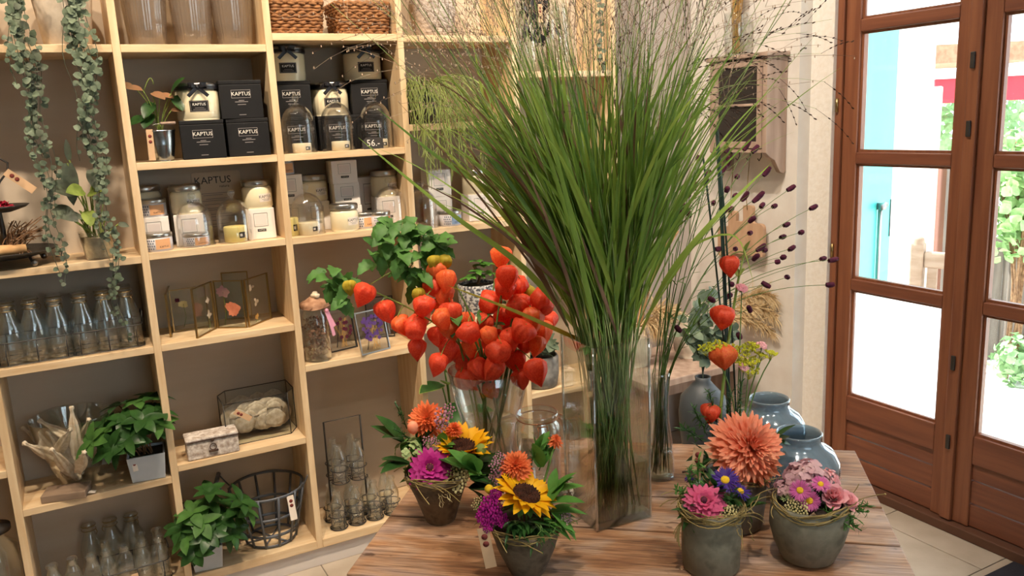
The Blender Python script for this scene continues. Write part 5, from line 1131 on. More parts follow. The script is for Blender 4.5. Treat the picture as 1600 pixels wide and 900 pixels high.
for gi, g in enumerate(groups):
    th = ang(g[len(g)//2]); far = max(g, key=lambda q: (q[0]-mu)**2+(q[1]-mv-60)**2)
    base = pc + Vector((rnd(-.03, .03), rnd(-.03, .03), .012)); mid = mouth + (RT*math.sin(th) * PR*.75) + Vector((rnd(-.02, .02), rnd(-.02, .02), 0))
    tipuv = {0: (515, 428), 1: (650, 350)}.get(gi, (far[0], far[1]-16)); tip = Dp(*tipuv, far[2]+.02)
    path = [base.lerp(mid, t) for t in (0, .33, .66)] + bez(mid, mid+(mid-base)*.35+Vector((0, 0, .02)), tip, 12)
    us = sorted(g, key=lambda q: q[0])
    lab = ('long lantern stem arching far left with a few green leaves at its tip', 'lantern stem topped by the big clump of green leaves')[gi] if gi < 2 else 'stem of papery orange lanterns standing in the flared glass vase'
    t = thing('lantern_stem', lab, 'lantern plant', pc, 0, None if gi < 2 else 'orange lantern stems')
    pp = [p-pc for p in path]; MB().tube(pp, [.0026]*8+[.0022-.0001*i for i in range(len(pp)-8)], 6).build('stem', M['stemg' if gi > 1 else 'leafy'], t)
    for (u, v, d) in g:
        s = rnd(32, 42)*kp/1.15; ct = Dp(u, v, d)-pc + Vector((0, 0, s*.52)); yel = (u, v) in ((828, 462),)
        o = lantern(t, ct, s, .5, 6 if yel else None); w_ = rnd(.92, 1.12); o.scale = (s*w_, s*w_, s)
        q = min(pp[4:], key=lambda w_: (w_-ct-Vector((0, 0, .015))).length); MB().tube(bez(q, (q+ct)/2+Vector((0, 0, .012)), ct, 4), .0011, 5).build('lantern_stalk', M['leafy'], t)
    if gi in leafspots:
        b = MB()
        for (u, v, n) in leafspots[gi]:
            p = Dp(u, v, far[2]+.02)-pc; q = min(pp[6:], key=lambda w_: (w_-p).length); b.tube(bez(q, (p+q)/2+Vector((0, 0, .01)), p, 4), .0011, 4)
            for k in range(n+2): b.leaf(fr(p+rdir()*.018, (rdir()+Vector((0, 0, -.35)) - FW*.3).normalized(), (0, -.6, .8)), rnd(.032, .058), rnd(.022, .036), .5, .35, 7, TOOTH, 1, .06)
        b.build('leaves', M['leaf'], t)
        for u, v in (((545, 450),) if gi == 0 else ((680, 411), (697, 411), (655, 462))):
            s = 24*kp/1.1; lantern(t, Dp(u, v, far[2])-pc+Vector((0, 0, s*.5)), s, .2, 6)
    elif gi % 3 == 0:
        leafy(t, [(pp[8], (rnd(-.5, .5), -1, .2)), (pp[10], (rnd(-.5, .5), -1, 0))], .06, .036, 'leaf', 2)
# ---- thin bare stems also standing in the flared vase
# ================================================================ burnet stems in the carafe
random.seed(5)
HD = [(1236, 294, 15), (1271, 324, 16), (1229, 351, 14), (1223, 370, 14), (1252, 363, 10), (1237, 388, 16), (1224, 402, 8), (1215, 409, 8), (1286, 404, 15), (1302, 406, 18), (1230, 433, 12), (1297, 445, 12), (1197, 445, 15), (1198, 268, 16), (1167, 227, 19), (1180, 233, 16), (1135, 234, 9), (1130, 265, 17), (1138, 252, 14), (1152, 276, 10), (1107, 271, 12), (1103, 281, 12), (1086, 291, 15), (1076, 304, 9), (1067, 322, 13), (1077, 335, 13), (1061, 331, 12), (1149, 306, 13), (1164, 307, 16), (1185, 308, 21), (1210, 322, 11), (1191, 321, 12), (1175, 343, 13), (1172, 364, 11), (1132, 330, 11), (1142, 327, 13), (1136, 296, 9), (1115, 317, 12), (1189, 387, 18), (1195, 391, 9), (1149, 389, 9), (1181, 402, 14), (1122, 389, 11), (1143, 444, 8), (1112, 468, 18), (1138, 463, 15), (1060, 514, 12), (1171, 483, 12), (1155, 525, 11), (1091, 247, 8), (1283, 300, 0)]
cpos = Vector((cc.x, cc.y, TZ)); cm = cpos + Vector((0, 0, .235)); cu2, cv2 = pix(cm); dcar = depth(cm)
HD = [(u, v, s, dcar + rnd(-.10, .14)) for u, v, s in HD if s]
an2 = lambda q: math.atan2(q[0]-cu2, cv2+40-q[1])
kc = dcar/FPX
for gi, g in enumerate(chunk(HD, 4, an2)):
    g = sorted(g, key=lambda q: -((q[0]-cu2)**2+(q[1]-cv2)**2)); th = an2(g[0])
    base = cpos + Vector((rnd(-.018, .018), rnd(-.018, .018), .010)); mid = cm + RT*min(.018, max(-.018, .03*math.sin(th))) + Vector((0, rnd(-.01, .01), 0))
    t = thing('burnet_stem', 'thin stem with dark burgundy bobble heads standing in the carafe vase', 'flower stem', cpos, 0, 'burnet stems in the carafe')
    tip = Dp(g[0][0], g[0][1], g[0][3]); ctrl = mid + (mid-base).normalized()*(tip-mid).length*.5; ctrl.x = (ctrl.x+ (mid.x*.6+tip.x*.4))/2
    main = [base, base.lerp(mid, .5)] + bez(mid, ctrl, tip, 12); b = MB(); b.tube([p-cpos for p in main], [.0013]*2+[.0012-.00005*i for i in range(13)], 5)
    for q in g[1:]:
        p = Dp(q[0], q[1], q[3]); s = min(main[3:11], key=lambda w_: (w_-p).length + (.3 if w_.z > p.z-.03 else 0)); b.tube([x-cpos for x in bez(s, s.lerp(p, .5)+Vector((0, 0, .012)), p, 6)], .0006, 4)
    for k in range(2): s = main[5+k*2]; b.leaf(fr(s-cpos, rdir(0), (0, 0, 1)), .03, .006)
    b.build('stem', M['stemg'], t)
    for q in g:
        p = Dp(q[0], q[1], q[3]); s = min(main[3:11], key=lambda w_: (w_-p).length); d = (p-s).normalized() if q is not g[0] else (main[-1]-main[-3]).normalized()
        L = q[2]*kc*1.2; r_ = .0055; hb_ = MB(); Fm = frz(p-cpos, d + rdir()*.15)
        hb_.lathe([(0, -L*.5), (r_*.8, -L*.42), (r_*1.05, -L*.15), (r_*1.05, L*.2), (r_*.75, L*.42), (0, L*.5)], 10, Fm, lambda a, z, i: 1+.12*math.sin(5*a+i*2))
        hb_.build('flower_head', M['burg'], t)
# ---- bare rushes in the carafe
for k in range(9):
    base = cpos + Vector((rnd(-.02, .02), rnd(-.02, .02), .01)); mid = cm + Vector((rnd(-.015, .015), rnd(-.015, .015), 0)); tip = mid + (mid-base).normalized()*rnd(.2, .5) + RT*rnd(-.03, .12)
    t = MB(); t.tube([p-cpos for p in [base] + bez(mid, mid.lerp(tip, .5), tip, 6)], .0010, 5); o = t.build('rush_stem', M['stemg'], None, 0, cpos); tag(o, 'thin bare green rush standing in the carafe vase', 'stem', 'rushes in the carafe')
# ================================================================ the sheaf of grass in the square vase
random.seed(3)
vbase = Vector((vc.x, vc.y, TZ)); NG = 125
VX = Vector((math.cos(ca), math.sin(ca), 0)); VY = Vector((-VX.y, VX.x, 0)); HB = Vector((0, 0, VH))
def arch(p0, d0, L, droop, n=11):
    pts = [p0]; d = d0.normalized(); p = p0
    for k in range(n): p = p + d*(L/n); d = (d + Vector((0, 0, -droop/n*(.4+1.6*k/n)))).normalized(); pts.append(p)
    return pts
def clear(p):   # keep blades in front of the shelves and inside the walls
    return Vector((min(p.x, 2.2), min(p.y, -.06), p.z))
for gi in range(NG):
    ph = rnd(0, 2*PI); tl_ = rnd(0, 1)**.7
    mx, my = rnd(-.056, .056), rnd(-.054, .054)
    bx_, by_ = -.3*mx + rnd(-.042, .042) + .008, .5*my + rnd(-.03, .03)
    base = vbase + VX*max(-.05, min(.05, bx_)) + VY*max(-.05, min(.05, by_)) + Vector((0, 0, .02)); mid = vbase + VX*mx + VY*my + HB
    # outward direction follows where the stem leaves the mouth
    o2 = RT*(mx/.056*.36 - .07 + rnd(-.17, .17)) + VIEWXY*(my/.048*.13 + rnd(-.10, .10)); up_ = rnd(.62, 1.02)
    tip = mid + Vector((o2.x, o2.y, 0))*up_*1.05 + Vector((0, 0, up_*rnd(.78, .95)))
    ctrl = mid + (mid-base).normalized()*.28
    path = bez(mid, ctrl, tip, 10); full = [base, base.lerp(mid, .5)] + path
    dry = gi % 12 == 5; colr = 'grassr' if dry else random.choice(('grass', 'grass', 'grass2', 'grass3', 'grass'))
    t = thing('grass_stalk', 'tall green grass stalk with arching blades standing in the square glass vase', 'grass', vbase, 0, 'grass stalks in the square vase')
    full = [p if i < 3 else clear(p) for i, p in enumerate(full)]
    MB().tube([p-vbase for p in full], [.0011]*2 + [.0013]+[.0015-.00012*k for k in range(len(full)-3)], 5).build('stem', M['stemv' if gi % 3 else 'stemg'], t)
    b = MB(); nl = random.choice((4, 5, 5, 6))
    for k in range(nl):
        f = rnd(.0, .5); i = min(9, int(f*10)); p = path[i].lerp(path[i+1], f*10-i); tg = (path[i+1]-path[i]).normalized()
        out = (Vector((o2.x, o2.y, 0)).normalized()*rnd(.0, .30) + RT*rnd(-.22, .22)*random.choice((1, 1, 1.9)) + VIEWXY*rnd(-.2, .2)); L = rnd(.22, .50)*(1.15-f)
        pts = [clear(q) for q in arch(p, tg+out, L, rnd(.1, .9)*(.6+.8*random.random()))]; side = rdir(); side.z *= .2
        b.blade([q-vbase for q in pts], random.choice((.005, .006, .007, .008, .011)), side, .18)
    b.build('blades', M[colr], t)
    if gi % 5 != 4:
        b = MB(); tp = path[-1]; td = (path[-1]-path[-2]).normalized()
        for k in range(10):
            p = path[-1] - td*rnd(0, .16) + td*.02; d = (td + rdir()*.85).normalized(); q = arch(p, d, rnd(.08, .20), rnd(.1, .7), 5); q = [clear(x) for x in q]; b.tube([x-vbase for x in q], .00035, 3, False)
            for j in range(4): s = q[2+j % 4] + rdir()*.004; b.ball(s-vbase, .0013, 4, 3, (1, 1, 2))
        b.build('panicle', M['driedb' if (gi % 3 == 0 and mx > .01) else 'seed'], t)
# thin stalks arching right with dark seed heads
for k, (u, v) in enumerate(((1290, 128), (1284, 84), (1262, 50), (1276, 170), (1238, 62), (1225, 140), (1215, 25), (1300, 30))):
    tip = clear(Dp(u, v, depth(vbase)+rnd(-.02, .08))); base = vbase + VX*rnd(-.04, .04) + VY*rnd(-.04, .04) + Vector((0, 0, .02)); mid = vbase + VX*rnd(.02, .05) + VY*rnd(-.04, .04) + HB
    path = bez(mid, mid + (mid-base).normalized()*.15 + Vector((0, 0, .40)), tip, 14); t = thing('seed_stalk', 'thin grass stalk arching right to the white wall with dark seed heads', 'grass', vbase, 0, 'dark seeded stalks in the square vase')
    MB().tube([q-vbase for q in [base]+path], [.001]*4+[.0009-.00005*i for i in range(12)], 4).build('stem', M['stemv'], t); b = MB()
    for j in range(7):
        p = path[8+j % 6].lerp(path[9+j % 6], rnd(0, 1)); d = ((path[-1]-path[-3]).normalized()+rdir()*.55).normalized(); q = [clear(x) for x in arch(p, d, rnd(.06, .15), .5, 6)]; b.tube([x-vbase for x in q], .0004, 3, False)
        for x in q[2:]: b.ball(x-vbase+rdir()*.002, .0015, 5, 4, M=frz(x-vbase, d) @ Matrix.Diagonal((1, 1, 2.6, 1)))
    b.build('seed_head', M['driedb'], t)
# a few single broad blades that stand out from the sheaf
def hero(uv, d, Wd, m, lab):
    pts = [Dp(u, v, depth(vbase)+.0+dd) for (u, v), dd in zip(uv, d)]; q = []
    for i in range(len(pts)-1):
        for k in range(5):
            t = k/5; p0 = pts[max(i-1, 0)]; p1, p2 = pts[i], pts[i+1]; p3 = pts[min(i+2, len(pts)-1)]
            q.append(.5*((2*p1)+(p2-p0)*t+(2*p0-5*p1+4*p2-p3)*t*t+(3*p1-p0-3*p2+p3)*t**3))
    q.append(pts[-1]); b = MB(); b.blade([p-vbase for p in q], Wd, (UP+RT*.3).normalized(), .12)
    o = b.build('meadow_grass', M[m], None, 0, vbase); tag(o, lab, 'grass blade')
hero([(985, 560), (1040, 440), (1110, 350), (1205, 255)], (0, -.05, -.08, -.1), .016, 'grass3', 'broad bright green blade sweeping up to the right over the burnet heads')
hero([(935, 545), (870, 515), (790, 480), (700, 446)], (0, -.06, -.1, -.12), .009, 'physaliy', 'yellow green blade drooping left across the orange lanterns')
hero([(915, 530), (820, 420), (700, 330), (560, 215)], (0, -.03, -.04, -.02), .013, 'grass', 'long green blade reaching left to the dark price sign')
hero([(905, 500), (800, 330), (690, 250), (590, 170)], (0, -.05, -.06, -.05), .011, 'grass2', 'dark green blade reaching left in front of the domes')
hero([(930, 520), (950, 440), (905, 435), (870, 478)], (0, -.08, -.10, -.10), .006, 'grass3', 'thin pale blade bent over in a hook before the sheaf')
hero([(930, 500), (830, 330), (770, 210), (738, 60)], (0, -.08, -.12, -.12), .013, 'grass3', 'broad bright blade standing upright left of the sheaf')
hero([(1010, 500), (1060, 420), (1090, 380), (1150, 370), (1177, 440)], (0, -.05, -.06, -.08, -.08), .006, 'grass3', 'thin blade arching right over the upright lantern stem')
# ================================================================ potted and hanging plants on the shelves
random.seed(9)
def whorl(b, p, d, n, L, Wd, m=None, el=.25):
    d = Vector(d).normalized(); F_ = frz(p, d)
    for k in range(n):
        a = 2*PI*k/n+rnd(-.25, .25); q = F_.to_3x3() @ Vector((math.cos(a)*math.cos(el), math.sin(a)*math.cos(el), math.sin(el)+rnd(-.15, .25)))
        b.leaf(fr(p, q, d), L*rnd(.75, 1.1), Wd*rnd(.8, 1.1), .45, .22, 6, PP_)
def bushy(label, c, potw, poth, pts, L=.068, Wd=.033, m='leafd'):
    t = thing('potted_plant', label, 'potted plant', c, -.1)
    w_, w2 = potw/2, potw/2*.86; b = MB(); v_ = lambda s, z: [(-s, -s, z), (s, -s, z), (s, s, z), (-s, s, z)]
    b.add(v_(w2, 0)+v_(w_, poth)+v_(w_-.006, poth)+v_(w2-.006, .01), [(3, 2, 1, 0)]+[(k, (k+1) % 4, 4+(k+1) % 4, 4+k) for k in range(4)]+[(4+k, 4+(k+1) % 4, 8+(k+1) % 4, 8+k) for k in range(4)]+[(8+k, 8+(k+1) % 4, 12+(k+1) % 4, 12+k) for k in range(4)], False); b.build('pot', M['cube'], t, bevel=.002)
    MB().box((0, 0, poth-.012), (potw-.014, potw-.014, .01)).build('soil', M['soil'], t)
    b = MB(); s = MB(); g_ = MB()
    for p in pts:
        p = Vector(p)-Vector(c); s.tube(bez((rnd(-.02, .02), rnd(-.02, .02), poth-.01), (p.x*.3, p.y*.3, poth+(p.z-poth)*.6), p, 5), .0022, 5)
        bb_ = g_ if random.random() < .3 else b
        whorl(bb_, p, p-Vector((0, 0, poth*.6)), 6, L, Wd)
        q = p*.8+Vector((0, 0, poth*.2)); whorl(b, q, p-Vector((0, 0, poth*.6)), 4, L*.9, Wd, el=.0)
    s.build('stems', M['bark'], t); b.build('leaves', M[m], t); g_.build('young_leaves', M['leaf'], t); return t
def pts_at(lst, y): return [Yp(u, v, yy if yy is not None else y) for u, v, yy in lst]
z = .441; c = front(0, 235, 752, z, .05); c = Vector((c.x, .055, z))
b1 = bushy('glossy green potted plant in a pale cement cube beside the conical vase', c, .108, .082, pts_at([(148, 690, -.03), (170, 672, .02), (200, 655, 0), (215, 628, .06), (185, 635, .08), (245, 640, .03), (228, 655, -.04), (180, 700, -.05), (205, 685, -.05), (250, 660, .0), (190, 660, .1), (160, 665, .05), (240, 620, .08)], 0))
price_tag(b1, fr((-.035, -.05, .075), (.1, -.1, -1), (0, -1, 0)), .035, .014, 'tagw')
z = .098; c = Zp(328, 888, z); c = Vector((c.x, .048, z))
b2 = bushy('glossy green potted plant in a pale cement cube beside the wire basket', c, .098, .078, pts_at([(330, 768, 0), (345, 785, .05), (305, 800, -.02), (320, 815, -.05), (285, 825, -.02), (295, 840, -.05), (350, 810, -.03), (380, 780, -.03), (388, 795, .0), (330, 835, -.07), (365, 830, -.03), (340, 800, .04), (315, 785, .08), (310, 860, -.07)], 0))
# ---- anthurium in a zinc bucket
z = 1.397; c = front(0, 257, 250, z, .03); c = Vector((c.x, max(c.y, .04), z)); t = thing('potted_plant', 'anthurium with faded flowers in a small shiny zinc bucket', 'potted plant', c)
pr = [(.026, 0), (.028, .003), (.034, .040), (.0345, .043), (.0352, .046), (.0352, .05), (.039, .085), (.0405, .088)]
MB().lathe([(0, .0)] + pr + [(a-.0015, max(zz, .004)) for a, zz in pr[::-1]] + [(0, .004)], 30).build('bucket', M['zinc'], t); MB().lathe([(.037, .078), (0, .08)], 20).build('soil', M['soil'], t)
h = MB(); h.tube([(.040*math.cos(a), -.040*math.sin(a)*.35-.004, .085+.022*math.sin(a)) for a in (PI*k/10 for k in range(11))], .0012, 5); h.build('bail_handle', M['silverd'], t); MB().tube([(.0, -.03, .107), (.04, -.024, .108)], .004, 8).build('wooden_grip', M['whwood'], t)
price_tag(t, fr((-.033, -.030, .092), (-.02, 0, -1), (0, -1, 0)), .088, .018)
b = MB(); f_ = MB(); s = MB()
HEART = lambda q: (math.sin(PI*min(1, q*.9+.1))**.7)*(1.0-.25*q)
for u, v, d, L, k in ((268, 145, (.3, -.4, .5), .055, 0), (238, 160, (-.5, -.5, -.6), .05, 0), (225, 183, (-.9, -.3, -.3), .045, 0), (235, 178, (-.4, -.6, -.5), .05, 0), (272, 150, (.3, -.6, -.7), .045, 0), (222, 140, (-.8, -.2, .2), .04, 1), (238, 145, (.4, -.5, -.2), .04, 1), (206, 133, (-.8, -.2, .1), .035, 1), (250, 148, (.6, -.4, -.1), .035, 1), (268, 172, (.9, -.3, .05), .035, 2)):
    p = Yp(u, v, c.y+rnd(-.02, .02))-c; s.tube(bez((rnd(-.01, .01), rnd(-.01, .01), .08), (p.x*.3, p.y*.3, p.z*.8), p, 6), .0014, 5); L *= 1.2; (b if k == 0 else MB()).leaf(fr(p, d, (0, -.5, .8)), L, L*.75, .3, .2, 7, HEART) if k == 0 else MB().leaf(fr(p, d, (0, -.5, .8)), L, L*.75, .3, .2, 7, HEART).build('faded_flower', M['spathe'], t)
s.tube(bez(Yp(225, 142, c.y)-c, Yp(235, 108, c.y)-c, Yp(240, 132, c.y)-c), .0012, 5)
s.build('stems', M['leafy'], t); b.build('leaves', M['leafd'], t)
# ---- pitcher like plant in a clear pot
z = 1.130; c = front(0, 155, 396, z, .035); c = Vector((c.x, .05, z)); t = thing('potted_plant', 'tall leafy plant with yellow green spathes in a clear glass pot', 'potted plant', c)
pr = [(.033, 0), (.036, .003), (.048, .078), (.049, .08)]; MB().lathe([(0, 0)] + pr + [(a-.002, max(zz, .004)) for a, zz in pr[::-1]] + [(0, .004)], 30).build('glass_pot', M['glass'], t); MB().lathe([(0, .0045), (.030, .0045), (.042, .062), (0, .064)], 24).build('pale_substrate', mat('pale_grit', 'b7a27c', .9, col2='8d7a58', scale=80), t)
b = MB(); y_ = MB(); s = MB()
for u, v, d, L, Wd, k in ((105, 255, (0, -.2, -1), .12, .05, 0), (118, 300, (-.6, -.5, .3), .09, .06, 0), (85, 325, (.5, -.5, -.3), .08, .05, 0), (142, 265, (.2, -.4, -.6), .08, .05, 0), (140, 300, (.4, -.7, .2), .07, .06, 1), (130, 298, (-.6, -.6, .1), .055, .05, 1), (138, 330, (0, -.8, -.5), .06, .045, 1), (108, 250, (0, 0, 1), .06, .02, 0), (185, 350, (.8, -.3, -.2), .03, .02, 0), (100, 335, (.6, -.5, -.1), .06, .03, 0)):
    p = Yp(u, v, c.y+rnd(-.03, .01))-c; s.tube(bez((rnd(-.02, .02), rnd(-.02, .02), .06), (p.x*.4, p.y*.4, p.z*.7), p, 6), .002, 5); b.leaf(fr(p, d, (0, -.8, .5)), L, Wd, .3, .25, 7, HEART) if k == 0 else MB().leaf(fr(p, d, (0, -.8, .5)), L, Wd, .3, .25, 7, HEART).build('spathe', M['leafy'], t)
for i in range(14): a = rnd(-.025, .025); s.tube(bez((a, rnd(-.02, .02), .06), (a*1.4, 0, .10), (a*2+rnd(-.01, .01), rnd(-.02, .02), rnd(.10, .16)), 4), .0018, 5)
s.build('stems', M['leafy'], t); b.build('leaves', M['saged'], t)
# ---- two trailing string of hearts plants in cream planters on the top shelf
def trailing(label, px0, strands, planter):
    z = 1.724; c = Vector((planter, .075, z)); t = thing('trailing_plant', label, 'hanging plant', c)
    prof = [(.056, 0), (.060, .004), (.072, .10), (.085, .20), (.086, .205)]; pot(t, prof, 'potcream', lambda a, zz, i: 1+.006*math.sin(10*a)); 
    for sx, zend, n, den in strands:
        b = MB(); s = MB(); x = sx-planter; top = 1.724+.205; zt = top+.012-z; y_end = -.045+rnd(-.012, .012)-.075
        pts = [Vector((x*.5, -.03, zt-.01)), Vector((x*.8, -.09, zt+.008)), Vector((x, y_end, zt-.06))]; L = top-.06-zend; N_ = max(6, int(L/.035))
        for k in range(1, N_+1): pts.append(Vector((x+.010*math.sin(k*.9+sx*50), y_end+.008*math.cos(k*.7+sx*30), zt-.06-L*k/N_)))
        s.tube(pts, .0009, 4, False)
        for k in range(2, len(pts)):
            for j in range(den if random.random() < .5 else den-1):
                p = pts[k-1].lerp(pts[k], rnd(0, 1)) + Vector((rnd(-.006, .006), rnd(-.005, .005), 0)); d = rdir(); d.y = -abs(d.y)*.5
                sz = rnd(.013, .024)*(1.1-.45*k/len(pts)); b.leaf(fr(p, d, (rnd(-.4, .4), -1, rnd(0, .5))), sz, sz*.95, .3, .15, 4, lambda q: math.sin(PI*min(1, q*.82+.18))**.6)
        st_ = s.build('strand', M['saged'], t); b.build('heart_leaves', M['sage' if random.random() < .6 else 'saged'], st_)
pm('potcream', 'd9cbb8', 'c8b8a4', 0, .85, 40)
def xs(u): return Yp(u, 40, -.045).x
trailing('trailing heart leaved plant in a cream planter at the top shelf left edge', 0, [(xs(22), 1.33, 0, 4), (xs(32), 1.15, 0, 4), (xs(40), 1.06, 0, 3), (xs(48), 1.25, 0, 3), (xs(30), 1.45, 0, 4), (xs(12), 1.60, 0, 3), (xs(26), 1.10, 0, 2)], -.36+.015)
trailing('trailing plant with heart shaped leaves in a cream planter beside the upright', 0, [(xs(98), 1.40, 0, 1), (xs(110), 1.20, 0, 3), (xs(118), .95, 0, 3), (xs(124), .88, 0, 3), (xs(130), 1.05, 0, 4), (xs(116), 1.35, 0, 4), (xs(140), 1.55, 0, 3), (xs(122), 1.5, 0, 4), (xs(112), 1.12, 0, 1)], -.115)
# ---- mistletoe cactus hanging over its shelf
z = 1.468; c = Vector((.945, .10, z)); t = thing('trailing_plant', 'pale green mistletoe cactus spilling from a dark pot behind the grass', 'hanging plant', c)
pot(t, [(.05, 0), (.055, .003), (.062, .09), (.063, .095)], 'darkpot') if 'darkpot' in M else None
b = MB(); tw_ = MB()
for k in range(70):
    a = rnd(-PI, PI*.05); p0 = Vector((rnd(-.04, .04), rnd(-.04, .03), .095)); out = Vector((rnd(-1, 1), -rnd(.3, 1), 0)).normalized(); L = rnd(.12, .40) if k % 3 else rnd(.35, .48)
    pts = [p0]; d = Vector((out.x*.7, out.y, .9)).normalized(); p = p0
    for j in range(12): p = p+d*(L+.12)/12; d = (d+Vector((rnd(-.1, .1), rnd(-.1, .05), -.38))).normalized(); p.y = max(p.y, -.2); p.x = max(p.x, -.085); pts.append(p.copy())
    b.tube(pts, .0013, 4, False)
    for j in range(4, 12, 2):
        q = pts[j]; tw_.tube(bez(q, q+Vector((rnd(-.02, .02), rnd(-.02, .01), -.01)), q+Vector((rnd(-.03, .03), rnd(-.03, .01), -rnd(.03, .06))), 3), .0010, 4, False)
b.build('hanging_stems', M['misto'], t); tw_.build('side_stems', M['misto'], t)
# ---- small leafy plant in the ornate pot
z = .773; c = Zp(757, 492, z); c = Vector((c.x, .085, z)); t = thing('potted_plant', 'small leafy plant in an ornate patterned grey pot behind the lanterns', 'potted plant', c); k_ = pxm(c)
pot(t, [(27*k_, 0), (28*k_, .004), (30*k_, .06), (31*k_, .108), (30*k_, .112)], 'ornate'); b = MB()
for i in range(12): p = Vector((rnd(-.06, .06), rnd(-.06, .02), .13+rnd(0, .07))); whorl(b, p, (p.x*4, p.y*4, 1), 5, .035, .022)
b.build('leaves', M['leafp'], t); MB().tube([(0, 0, .10), (.01, -.01, .14), (-.01, 0, .18)], .006, 6).build('stem', M['bark'], t)
# ---- rubber plant in front of the low bay
z = .098; c = Vector((.98, .10, z)); t = thing('potted_plant', 'broad leaved dark green plant with pale leaf rims low behind the flower pots', 'potted plant', c); pot(t, [(.06, 0), (.065, .004), (.078, .14), (.08, .146)], 'darkpot')
b = MB(); r_ = MB(); s = MB()
for u, v, d, L in ((690, 600, (-.9, -.6, .25), .13), (700, 600, (-.3, -.8, .5), .11), (690, 640, (-.9, -.5, .2), .14), (705, 630, (-.2, -.8, -.4), .12), (700, 665, (.2, -.8, -.6), .12), (700, 700, (-.3, -.9, -.3), .11), (715, 590, (.3, -.6, .7), .11), (725, 640, (.7, -.5, .1), .11), (710, 680, (.6, -.7, -.4), .11), (695, 580, (-.6, -.4, .7), .10)):
    p = Yp(u, v, rnd(-.05, .03))-c; s.tube(bez((0, 0, .14), (p.x*.2, p.y*.2, p.z*.7), p, 5), .003, 5); F_ = fr(p, d, (0, -.3, 1)); b.leaf(F_, L, L*.48, .3, .2, 8, PP_); r_.leaf(F_ @ Matrix.Translation((-.003, 0, -.0015)), L*1.05, L*.54, .3, .2, 8, PP_)
s.build('stems', M['stemg'], t); b.build('leaves', M['leafd'], t); r_.build('leaf_rims', M['leafy'], t)
# ---- rough grey pot and other pots in the right column
z = .446; c = Zp(860, 606, z); c = Vector((c.x-.01, .07, z)); t = thing('potted_plant', 'rough grey stone pot with grey green leaves between lanterns and square vase', 'potted plant', c); pot(t, [(.055, 0), (.062, .004), (.070, .05), (.070, .118), (.066, .124)], 'greypot'); b = MB(); [whorl(b, Vector((rnd(-.05, .05), rnd(-.05, .05), .14+rnd(0, .03))), rdir(.3), 5, .05, .04) for k in range(7)]; b.build('leaves', M['sage'], t)
z = 1.753; c = Vector((.84+.17, .10, z)); t = thing('planter', 'whitewashed woven planter on the top shelf behind the grass', 'planter', c); MB().lathe([(0, 0), (.062, 0), (.066, .004), (.073, .10), (.082, .22), (.078, .22), (.069, .1), (.060, .008), (0, .008)], 60, None, lambda a, zz, i: 1+.012*math.sin(a*24+i)).build('woven_wall', mat('white_weave_planter', 'cfc4ba', .85, col2='a3978e', scale=40, stretch=(1, 1, 3), bump=.6), t)
MB().ring((0, 0, .215), .081, .006, 40, 8).build('rim', bpy.data.materials['white_weave_planter'], t)
z = 1.632
for k, (x, r_, h_) in enumerate(((1.36, .055, .19), (1.50, .06, .24))):
    o = vessel('glass_cylinder_vase', ('shorter', 'taller')[k]+' clear glass vase on the right top shelf behind the grass', 'vase', (x, .11, z), [(r_*.9, 0), (r_, .005), (r_, h_*.6), (r_*.85, h_*.9), (r_*.9, h_)], .003, 'glass')
p = Vector((1.34, -.02, 1.86)); t = thing('dried_bunch', 'bunch of dark dried pods with a wooden tag hanging at the top right bay', 'dried bunch', p)
b = MB(); s = MB()
for k in range(60): q = Vector((rnd(-.06, .06), rnd(-.03, .02), rnd(-.11, .06))); s.tube([(rnd(-.01, .01), 0, .10), q*.5+Vector((0, 0, .02)), q], .001, 4); b.leaf(fr(q, (rnd(-.4, .4), rnd(-.3, .3), -1), rdir()), .045, .016, .4, .3, 4)
s.tube([(0, 0, .10), (0, 0, .45)], .0015, 4); s.build('stalks', M['driedb'], t); b.build('dried_pods', M['ink'], t); price_tag(t, fr((-.01, -.045, -.01), (.05, 0, -1), (0, -1, 0)), .06, .016)
c = Vector((1.6, -.03, 1.90)); t = thing('hanging_garland', 'thin hanging strand of round silvery green leaves at the right bay', 'garland', c); s = MB(); s.tube([(0, 0, .4), (0, 0, 0), (.01, 0, -.28)], .0012, 4); s.build('strand', M['saged'], t); b = MB(); [b.leaf(fr((.005, 0, .05-.011*k), rdir(), (0, -1, .2)), .02, .019, .2, .1, 4, HEART) for k in range(30)]; b.build('leaves', M['sage'], t)

# ================================================================ right hand wall: cabinet, boards, low bench and dried things
XF = 2.176; cy0, cy1 = -.268, .022; cb = thing('wall_cabinet', 'small washed wood wall cabinet with two wire mesh panes', 'cabinet', (XW1-.0015, (cy0+cy1)/2, 1.30))
wy = (cy1-cy0)/2; dx = XW1-.0015-XF
for s in (-1, 1):
    b = MB(); sh_ = [(-dx, .0), (-dx, .355), (0, .355), (0, -.075), (-.012, -.085), (-.03, -.078), (-.045, -.055), (-.06, -.03), (-.085, -.018)]; n_ = len(sh_)
    b.add([(x, s*wy+y, zz) for y in (-.011, .011) for x, zz in sh_], [tuple(range(n_)), tuple(range(n_, 2*n_))[::-1]] + [(i, i+n_, (i+1) % n_+n_, (i+1) % n_) for i in range(n_)], False); b.build('side_panel', M['whwood'], cb, bevel=.002)
MB().bb(-dx-.012, 0, -wy-.022, wy+.022, .356, .372).build('cornice', M['whwood'], cb, bevel=.003); MB().bb(-dx, -.002, -wy+.0115, wy-.0115, 0, .014).build('bottom_board', M['whwood'], cb); MB().bb(-.008, 0, -wy+.0115, wy-.0115, .014, .355).build('back_board', M['whwood'], cb); MB().bb(-dx+.01, -.01, -wy+.012, wy-.012, .17, .178).build('inner_shelf', M['whwood'], cb)
dmb = MB(); fx0, fx1 = -dx-.004, -dx+.012; e = .026
